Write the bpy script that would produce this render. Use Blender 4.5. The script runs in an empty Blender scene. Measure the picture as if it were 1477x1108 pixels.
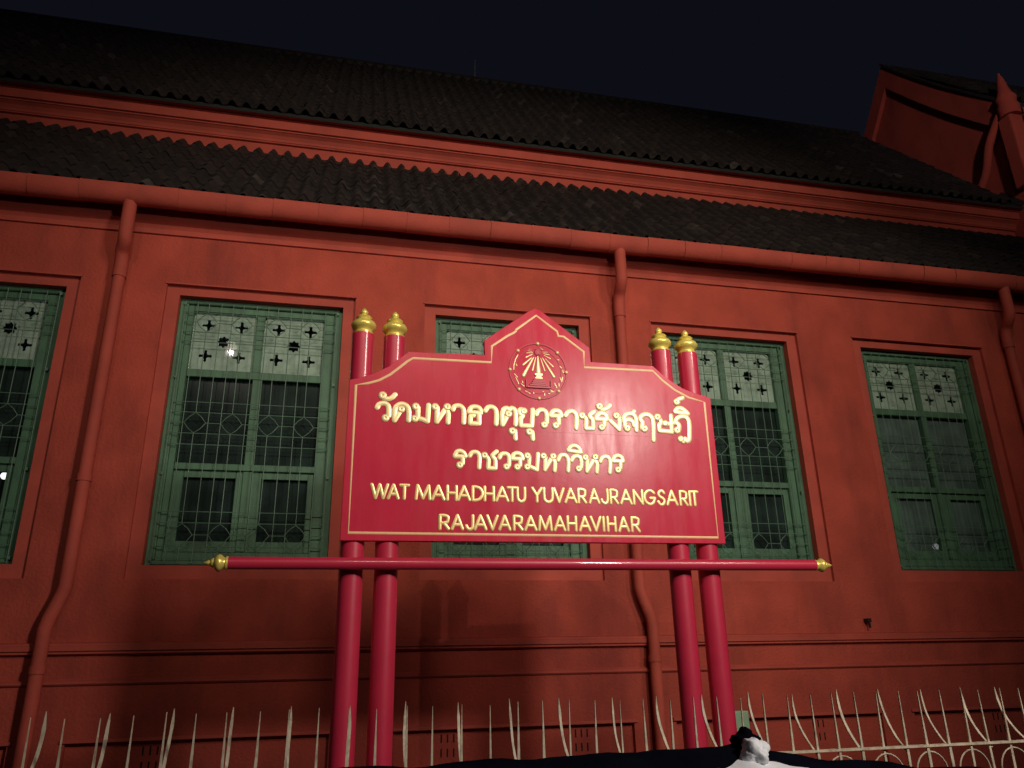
import bpy, bmesh, math, random
from mathutils import Vector, Matrix
random.seed(7)
R = math.radians
scn = bpy.context.scene
col = scn.collection

# ------------------------------------------------------------------ camera
cam_data = bpy.data.cameras.new('camera')
cam = bpy.data.objects.new('camera', cam_data)
col.objects.link(cam)
cam_data.sensor_fit = 'HORIZONTAL'
cam_data.sensor_width = 36.0
cam_data.lens = 27.03
cam_data.clip_start = 0.05
cam_data.clip_end = 2000
cr, cu, cb = (0.975844, -0.217722, -0.018063), (-0.057188, -0.334364, 0.940707), (-0.210852, -0.91695, -0.338738)
cam.matrix_world = Matrix(((cr[0], cu[0], cb[0], 0.0), (cr[1], cu[1], cb[1], 0.0), (cr[2], cu[2], cb[2], 1.6), (0, 0, 0, 1)))
scn.camera = cam

# ------------------------------------------------------------------ night sky and exposure
world = bpy.data.worlds.new('World')
scn.world = world
world.use_nodes = True
wn, wl = world.node_tree.nodes, world.node_tree.links
bg = wn['Background']
sky = wn.new('ShaderNodeTexSky')
sky.sky_type = 'NISHITA'
sky.sun_disc = False
sky.sun_elevation = R(-7.0)
sky.sun_rotation = R(200)
glow = wn.new('ShaderNodeMix'); glow.data_type = 'RGBA'; glow.blend_type = 'ADD'; glow.inputs['Factor'].default_value = 1.0
glow.inputs['B'].default_value = (0.026, 0.029, 0.050, 1)      # the even glow of a city night sky
wl.new(sky.outputs['Color'], glow.inputs['A']); wl.new(glow.outputs['Result'], bg.inputs['Color'])
bg.inputs['Strength'].default_value = 0.15
scn.view_settings.view_transform = 'Standard'
scn.view_settings.look = 'None'
scn.view_settings.exposure = 0.0
scn.view_settings.gamma = 1.0
scn.view_settings.use_curve_mapping = False

# street lamps behind the camera, the last two added for their light: (x, y, z of the light, watts, spot angle, aim)
LAMPS = [
    ((3.55, -1.0, 4.81), 880, 92, (1.4, 4.5, 2.2), (1.0, 0.88, 0.80), 0.30),
    ((-3.1, -6.2, 9.75), 900, 54, (2.2, 7.0, 6.0), (1.0, 0.78, 0.74), 0.05),
    ((8.6, -6.2, 9.2), 2200, 52, (1.7, 7.0, 6.2), (1.0, 0.78, 0.68), 1.0),
    ((1.2, -7.6, 10.4), 3300, 50, (2.3, 7.0, 6.9), (1.0, 0.86, 0.64), 1.1),  # added to lighten the shadow of the sign on the wall
    ((3.6, -6.4, 8.4), 2500, 26, (10.9, 9.4, 11.0), (1.0, 0.80, 0.72), 0.4),  # added to brighten the gable
]

# ------------------------------------------------------------------ materials
def new_mat(name):
    m = bpy.data.materials.new(name); m.use_nodes = True
    return m, m.node_tree.nodes, m.node_tree.links, m.node_tree.nodes['Principled BSDF']

def paint(name, rgb, rough=0.6, metallic=0.0, coat=0.0, var=0.15, scale=3.0, bump=0.0, bump_scale=60.0, stain=None, stain_amt=0.0, stain_scale=(1, 1, 0.25), spec=0.5, rough_var=0.0):
    m, n, l, b = new_mat(name)
    geo = n.new('ShaderNodeNewGeometry')
    no = n.new('ShaderNodeTexNoise'); no.inputs['Scale'].default_value = scale; no.inputs['Detail'].default_value = 6
    l.new(geo.outputs['Position'], no.inputs['Vector'])
    mr = n.new('ShaderNodeMapRange'); mr.inputs['From Min'].default_value = 0.3; mr.inputs['From Max'].default_value = 0.7
    mr.inputs['To Min'].default_value = 1 - var; mr.inputs['To Max'].default_value = 1 + var
    l.new(no.outputs['Fac'], mr.inputs['Value'])
    mx = n.new('ShaderNodeMix'); mx.data_type = 'RGBA'; mx.blend_type = 'MULTIPLY'; mx.inputs['Factor'].default_value = 1
    mx.inputs['A'].default_value = (*rgb, 1)
    l.new(mr.outputs['Result'], mx.inputs['B'])
    out = mx.outputs['Result']
    if stain is not None:
        mp = n.new('ShaderNodeMapping'); mp.inputs['Scale'].default_value = stain_scale
        l.new(geo.outputs['Position'], mp.inputs['Vector'])
        n2 = n.new('ShaderNodeTexNoise'); n2.inputs['Scale'].default_value = 2.2; n2.inputs['Detail'].default_value = 8; n2.inputs['Roughness'].default_value = 0.65
        l.new(mp.outputs['Vector'], n2.inputs['Vector'])
        r2 = n.new('ShaderNodeMapRange'); r2.inputs['From Min'].default_value = 0.48; r2.inputs['From Max'].default_value = 0.75
        r2.inputs['To Max'].default_value = stain_amt
        l.new(n2.outputs['Fac'], r2.inputs['Value'])
        m2 = n.new('ShaderNodeMix'); m2.data_type = 'RGBA'; m2.inputs['B'].default_value = (*stain, 1)
        l.new(r2.outputs['Result'], m2.inputs['Factor']); l.new(out, m2.inputs['A'])
        out = m2.outputs['Result']
    l.new(out, b.inputs['Base Color'])
    b.inputs['Roughness'].default_value = rough
    if rough_var:
        mp = n.new('ShaderNodeMapping'); mp.inputs['Scale'].default_value = (9, 1, 1.6)
        l.new(geo.outputs['Position'], mp.inputs['Vector'])
        n4 = n.new('ShaderNodeTexNoise'); n4.inputs['Scale'].default_value = 1.6; n4.inputs['Detail'].default_value = 7
        l.new(mp.outputs['Vector'], n4.inputs['Vector'])
        r4 = n.new('ShaderNodeMapRange'); r4.inputs['From Min'].default_value = 0.3; r4.inputs['From Max'].default_value = 0.7
        r4.inputs['To Min'].default_value = rough - rough_var; r4.inputs['To Max'].default_value = rough + rough_var
        l.new(n4.outputs['Fac'], r4.inputs['Value']); l.new(r4.outputs['Result'], b.inputs['Roughness'])
    b.inputs['Metallic'].default_value = metallic
    b.inputs['Coat Weight'].default_value = coat
    b.inputs['Coat Roughness'].default_value = 0.08
    b.inputs['Specular IOR Level'].default_value = spec
    if bump:
        n3 = n.new('ShaderNodeTexNoise'); n3.inputs['Scale'].default_value = bump_scale; n3.inputs['Detail'].default_value = 5
        l.new(geo.outputs['Position'], n3.inputs['Vector'])
        bp = n.new('ShaderNodeBump'); bp.inputs['Strength'].default_value = bump; bp.inputs['Distance'].default_value = 0.01
        l.new(n3.outputs['Fac'], bp.inputs['Height']); l.new(bp.outputs['Normal'], b.inputs['Normal'])
    return m

M = {}
M['plaster'] = paint('red_ochre_plaster', (0.40, 0.069, 0.044), 0.85, var=0.15, scale=2.6, bump=0.8, bump_scale=38, stain=(0.14, 0.03, 0.028), stain_amt=0.55, spec=0.2)
M['trim'] = paint('red_ochre_trim', (0.41, 0.071, 0.046), 0.75, var=0.12, scale=3, bump=0.25, bump_scale=40, stain=(0.2, 0.045, 0.035), stain_amt=0.4, stain_scale=(1, 1, 1), spec=0.3)
M['dark_wall'] = paint('dim_red_plaster', (0.40, 0.070, 0.050), 0.9, var=0.15, scale=1.5, bump=0.4, stain=(0.15, 0.03, 0.03), stain_amt=0.5, spec=0.2)
M['board'] = paint('red_board_paint', (0.60, 0.030, 0.068), 0.27, var=0.05, scale=5, bump=0.06, bump_scale=9, stain=(0.5, 0.04, 0.05), stain_amt=0.5, stain_scale=(3, 1, 0.6), rough_var=0.07, spec=0.24)
M['relief'] = paint('red_relief_paint', (0.50, 0.03, 0.05), 0.4, var=0.1)
M['post'] = paint('crimson_gloss_paint', (0.56, 0.025, 0.066), 0.4, coat=0.8, var=0.06, scale=6, bump=0.06, bump_scale=14)
M['gold'] = paint('gilt_paint', (0.88, 0.74, 0.17), 0.30, metallic=0.35, var=0.12, scale=20, bump=0.1, bump_scale=60)
M['gold_leaf'] = paint('gold_leaf_lettering', (0.95, 0.80, 0.42), 0.38, metallic=0.35, var=0.10, scale=14)
M['gold_latin'] = paint('gold_lettering', (0.92, 0.72, 0.30), 0.36, metallic=0.35, var=0.10, scale=14)
M['line'] = paint('painted_gold_line', (0.88, 0.60, 0.28), 0.4, var=0.06, scale=20)
M['green'] = paint('green_window_paint', (0.060, 0.155, 0.085), 0.6, var=0.22, scale=5, bump=0.2, bump_scale=50, stain=(0.03, 0.07, 0.045), stain_amt=0.6, stain_scale=(2, 2, 1))
M['grille'] = paint('green_grille_paint', (0.085, 0.17, 0.11), 0.55, var=0.2, scale=8)
M['fret'] = paint('pale_fretwork', (0.42, 0.52, 0.45), 0.75, var=0.14, scale=9, stain=(0.13, 0.2, 0.15), stain_amt=0.7, stain_scale=(4, 4, 4))
M['fence'] = paint('chipped_cream_paint', (0.60, 0.53, 0.38), 0.6, var=0.2, scale=25, stain=(0.22, 0.13, 0.07), stain_amt=0.9, stain_scale=(14, 14, 10))
M['pale_green'] = paint('pale_green_paint', (0.22, 0.36, 0.22), 0.6, var=0.1, scale=10)
M['tarp'] = paint('black_tarpaulin', (0.004, 0.005, 0.009), 0.6, var=0.25, scale=8, bump=0.5, bump_scale=9, spec=0.0)
M['white_cloth'] = paint('white_plastic_sheet', (0.84, 0.87, 0.90), 0.55, var=0.06, scale=8, bump=0.5, bump_scale=16)
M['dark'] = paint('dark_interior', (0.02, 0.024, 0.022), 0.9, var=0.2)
M['slot'] = paint('vent_shade_and_hook_black', (0.015, 0.006, 0.005), 0.95)  # near-black stands in for shade inside the vents; also colours the hook
M['asphalt'] = paint('asphalt', (0.05, 0.05, 0.052), 0.9, var=0.2, scale=6, bump=0.5)
M['concrete'] = paint('pavement_concrete', (0.11, 0.105, 0.10), 0.85, var=0.2, scale=3, bump=0.4)
M['metal'] = paint('galvanised_steel', (0.32, 0.33, 0.34), 0.5, metallic=0.6, var=0.15)

def tile_mat():
    m, n, l, b = new_mat('weathered_clay_tile')
    geo = n.new('ShaderNodeNewGeometry'); oi = n.new('ShaderNodeObjectInfo')
    ad = n.new('ShaderNodeMath'); ad.operation = 'ADD'
    l.new(geo.outputs['Random Per Island'], ad.inputs[0]); l.new(oi.outputs['Random'], ad.inputs[1])
    fr = n.new('ShaderNodeMath'); fr.operation = 'FRACT'; l.new(ad.outputs[0], fr.inputs[0])
    cr_ = n.new('ShaderNodeValToRGB')
    e = cr_.color_ramp.elements
    e[0].position = 0.0; e[0].color = (0.020, 0.014, 0.012, 1)
    e[1].position = 1.0; e[1].color = (0.115, 0.095, 0.085, 1)  # palest end puts glints into the colour of a few tiles
    for p, c in ((0.5, (0.032, 0.021, 0.017)), (0.88, (0.044, 0.028, 0.022)), (0.97, (0.06, 0.045, 0.038))):
        k = e.new(p); k.color = (*c, 1)
    l.new(fr.outputs[0], cr_.inputs['Fac'])
    no = n.new('ShaderNodeTexNoise'); no.inputs['Scale'].default_value = 9; no.inputs['Detail'].default_value = 6
    l.new(geo.outputs['Position'], no.inputs['Vector'])
    mr = n.new('ShaderNodeMapRange'); mr.inputs['From Min'].default_value = 0.3; mr.inputs['From Max'].default_value = 0.75
    mr.inputs['To Min'].default_value = 0.18; mr.inputs['To Max'].default_value = 0.72
    l.new(no.outputs['Fac'], mr.inputs['Value'])
    mx = n.new('ShaderNodeMix'); mx.data_type = 'RGBA'; mx.blend_type = 'MULTIPLY'; mx.inputs['Factor'].default_value = 1
    l.new(cr_.outputs['Color'], mx.inputs['A']); l.new(mr.outputs['Result'], mx.inputs['B'])
    l.new(mx.outputs['Result'], b.inputs['Base Color'])
    b.inputs['Roughness'].default_value = 0.75
    return m
M['tile'] = tile_mat()

def glass_mat(name, rgb, alpha, rough, spec=0.5):
    m, n, l, b = new_mat(name)
    no = n.new('ShaderNodeTexNoise'); no.inputs['Scale'].default_value = 3.5; no.inputs['Detail'].default_value = 7
    geo = n.new('ShaderNodeNewGeometry'); l.new(geo.outputs['Position'], no.inputs['Vector'])
    mr = n.new('ShaderNodeMapRange'); mr.inputs['From Min'].default_value = 0.35; mr.inputs['From Max'].default_value = 0.7
    mr.inputs['To Min'].default_value = 0.7; mr.inputs['To Max'].default_value = 1.5
    l.new(no.outputs['Fac'], mr.inputs['Value'])
    mx = n.new('ShaderNodeMix'); mx.data_type = 'RGBA'; mx.blend_type = 'MULTIPLY'; mx.inputs['Factor'].default_value = 1
    mx.inputs['A'].default_value = (*rgb, 1); l.new(mr.outputs['Result'], mx.inputs['B'])
    l.new(mx.outputs['Result'], b.inputs['Base Color'])
    b.inputs['Roughness'].default_value = rough
    b.inputs['Alpha'].default_value = alpha
    b.inputs['Specular IOR Level'].default_value = spec
    return m
M['glass'] = glass_mat('dusty_dark_glass', (0.020, 0.034, 0.030), 0.82, 0.15, 0.06)
M['murky_glass'] = glass_mat('murky_green_glass', (0.075, 0.125, 0.108), 0.95, 0.5, 0.25)

def clear_glass():
    m, n, l, b = new_mat('clear_glass')
    t = n.new('ShaderNodeBsdfTransparent'); t.inputs['Color'].default_value = (0.93, 0.96, 0.94, 1)
    g = n.new('ShaderNodeBsdfGlossy'); g.inputs['Roughness'].default_value = 0.012
    lw = n.new('ShaderNodeLayerWeight'); lw.inputs['Blend'].default_value = 0.5
    pw = n.new('ShaderNodeMath'); pw.operation = 'POWER'; pw.inputs[1].default_value = 4; l.new(lw.outputs['Facing'], pw.inputs[0])
    f = n.new('ShaderNodeMath'); f.operation = 'MULTIPLY_ADD'; f.inputs[1].default_value = 0.8; f.inputs[2].default_value = 0.045; l.new(pw.outputs[0], f.inputs[0])
    x = n.new('ShaderNodeMixShader'); l.new(f.outputs[0], x.inputs['Fac']); l.new(t.outputs[0], x.inputs[1]); l.new(g.outputs[0], x.inputs[2])
    no = n.new('ShaderNodeTexNoise'); no.inputs['Scale'].default_value = 7; geo = n.new('ShaderNodeNewGeometry'); l.new(geo.outputs['Position'], no.inputs['Vector'])
    bp = n.new('ShaderNodeBump'); bp.inputs['Strength'].default_value = 0.01; bp.inputs['Distance'].default_value = 0.015
    l.new(no.outputs['Fac'], bp.inputs['Height']); l.new(bp.outputs['Normal'], g.inputs['Normal'])
    l.new(x.outputs[0], n['Material Output'].inputs['Surface'])
    return m
M['clear_glass'] = clear_glass()

def lit_mat(name, rgb, strength):
    m, n, l, b = new_mat(name)
    b.inputs['Base Color'].default_value = (0.8, 0.8, 0.8, 1)
    b.inputs['Emission Color'].default_value = (*rgb, 1)
    b.inputs['Emission Strength'].default_value = strength
    return m
M['bulb'] = lit_mat('lit_bulb', (0.92, 0.97, 1.0), 45.0)
M['diffuser'] = lit_mat('street_lamp_diffuser', (1.0, 0.9, 0.75), 3.0)

# ------------------------------------------------------------------ mesh helpers
class MB:
    def __init__(s): s.v = []; s.f = []
    def add(s, vs, fs):
        o = len(s.v); s.v += [tuple(v) for v in vs]; s.f += [tuple(i + o for i in f) for f in fs]; return s
    def box(s, x0, x1, y0, y1, z0, z1):
        return s.add([(x0, y0, z0), (x1, y0, z0), (x1, y1, z0), (x0, y1, z0), (x0, y0, z1), (x1, y0, z1), (x1, y1, z1), (x0, y1, z1)],
                     [(0, 3, 2, 1), (4, 5, 6, 7), (0, 1, 5, 4), (1, 2, 6, 5), (2, 3, 7, 6), (3, 0, 4, 7)])
    def quad(s, a, b, c, d): return s.add([a, b, c, d], [(0, 1, 2, 3)])
    def sweep_x(s, prof, x0, x1, closed=False):
        n = len(prof)
        vs = [(x0, y, z) for y, z in prof] + [(x1, y, z) for y, z in prof]
        fs = [(i, (i + 1) % n, (i + 1) % n + n, i + n) for i in range(n if closed else n - 1)]
        if closed: fs += [tuple(range(n))[::-1], tuple(range(n, 2 * n))]
        return s.add(vs, fs)
    def lathe(s, prof, c, axis='Z', seg=24):
        vs, fs = [], []
        for r, h in prof:
            for k in range(seg):
                a = 2 * math.pi * k / seg
                p = (r * math.cos(a), r * math.sin(a), h) if axis == 'Z' else (h, r * math.cos(a), r * math.sin(a))
                vs.append((c[0] + p[0], c[1] + p[1], c[2] + p[2]))
        for i in range(len(prof) - 1):
            for k in range(seg):
                k2 = (k + 1) % seg
                fs.append((i * seg + k, i * seg + k2, (i + 1) * seg + k2, (i + 1) * seg + k))
        fs.append(tuple(range(seg))[::-1]); fs.append(tuple((len(prof) - 1) * seg + k for k in range(seg)))
        return s.add(vs, fs)
    def tube(s, pts, r, sides=8, sy=1.0, caps=0, closed=False, radii=None):
        P = [Vector(p) for p in pts]
        if closed: P = P[:-1] if (P[0] - P[-1]).length < 1e-6 else P
        n = len(P); T = []
        for i in range(n):
            a = P[(i - 1) % n] if (closed or i > 0) else P[i]
            b = P[(i + 1) % n] if (closed or i < n - 1) else P[i]
            t = b - a
            T.append(t.normalized() if t.length > 1e-9 else Vector((0, 0, 1)))
        rr = list(radii) if radii else [r] * n
        rings = [(P[i], T[i], rr[i]) for i in range(n)]
        if caps and not closed:
            pre = [(P[0] - T[0] * rr[0] * math.sin(a), T[0], rr[0] * max(math.cos(a), 0.05)) for a in (R(85), R(60), R(30))]
            post = [(P[-1] + T[-1] * rr[-1] * math.sin(a), T[-1], rr[-1] * max(math.cos(a), 0.05)) for a in (R(30), R(60), R(85))]
            rings = pre + rings + post
        up = Vector((0, 1, 0))
        vs = []
        for p, t, q in rings:
            u = t.cross(up)
            if u.length < 1e-3: u = t.cross(Vector((1, 0, 0)))
            u.normalize(); w = t.cross(u).normalized()
            for k in range(sides):
                a = 2 * math.pi * k / sides
                vs.append(p + u * (q * math.cos(a)) + w * (q * sy * math.sin(a)))
        m = len(rings); fs = []
        for i in range(m if closed else m - 1):
            j = (i + 1) % m
            for k in range(sides):
                k2 = (k + 1) % sides
                fs.append((i * sides + k, i * sides + k2, j * sides + k2, j * sides + k))
        if not closed:
            fs.append(tuple(range(sides))[::-1]); fs.append(tuple((m - 1) * sides + k for k in range(sides)))
        return s.add(vs, fs)
    def build(s, name, mat, parent=None, smooth=False, bevel=0.0, recalc=True):
        me = bpy.data.meshes.new(name); me.from_pydata(s.v, [], s.f)
        if recalc:
            bm = bmesh.new(); bm.from_mesh(me); bmesh.ops.recalc_face_normals(bm, faces=bm.faces); bm.to_mesh(me); bm.free()
        me.update()
        me.materials.append(mat)
        if smooth:
            for p in me.polygons: p.use_smooth = True
            try: me.set_sharp_from_angle(angle=R(50))
            except Exception: pass
        o = bpy.data.objects.new(name, me); col.objects.link(o)
        if parent is not None: o.parent = parent
        if bevel:
            bv = o.modifiers.new('bevel', 'BEVEL'); bv.width = bevel; bv.segments = 2; bv.limit_method = 'ANGLE'
        return o

def catmull(pts, sub=4, closed=False):
    P = [Vector(p) for p in pts]; n = len(P)
    if n < 3: return P
    out = []
    for i in range(n - 1):
        p0 = P[i - 1] if i > 0 else P[i] * 2 - P[i + 1]
        p1, p2 = P[i], P[i + 1]
        p3 = P[i + 2] if i + 2 < n else P[i + 1] * 2 - P[i]
        for k in range(sub):
            t = k / sub
            out.append(0.5 * ((2 * p1) + (p2 - p0) * t + (2 * p0 - 5 * p1 + 4 * p2 - p3) * t * t + (3 * p1 - p0 - 3 * p2 + p3) * t ** 3))
    out.append(P[-1])
    return out

def tag(o, label=None, cat=None, group=None, kind=None):
    if label: o['label'] = label
    if cat: o['category'] = cat
    if group: o['group'] = group
    if kind: o['kind'] = kind
    return o

def empty(name, loc=(0, 0, 0), parent=None):
    o = bpy.data.objects.new(name, None); o.empty_display_size = 0.2
    col.objects.link(o); o.location = loc
    if parent is not None: o.parent = parent
    return o

def copy_tree(o, parent=None):
    c = o.copy(); col.objects.link(c); c.parent = parent
    for ch in list(o.children): copy_tree(ch, c)
    return c

def plate_with_holes(name, outer, holes, y, th, mat, parent):
    """flat plate in the XZ plane, its holes cut through, th thick"""
    bm = bmesh.new()
    def loop(pts):
        vs = [bm.verts.new((x, y, z)) for x, z in pts]
        for i in range(len(vs)): bm.edges.new((vs[i], vs[(i + 1) % len(vs)]))
    loop(outer)
    for h in holes: loop(h)
    bmesh.ops.triangle_fill(bm, use_beauty=True, use_dissolve=False, edges=bm.edges[:])
    ret = bmesh.ops.extrude_face_region(bm, geom=bm.faces[:])
    vs = [g for g in ret['geom'] if isinstance(g, bmesh.types.BMVert)]
    bmesh.ops.translate(bm, verts=vs, vec=(0, th, 0))
    bmesh.ops.recalc_face_normals(bm, faces=bm.faces)
    me = bpy.data.meshes.new(name); bm.to_mesh(me); bm.free(); me.materials.append(mat)
    o = bpy.data.objects.new(name, me); col.objects.link(o)
    if parent is not None: o.parent = parent
    return o

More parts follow.
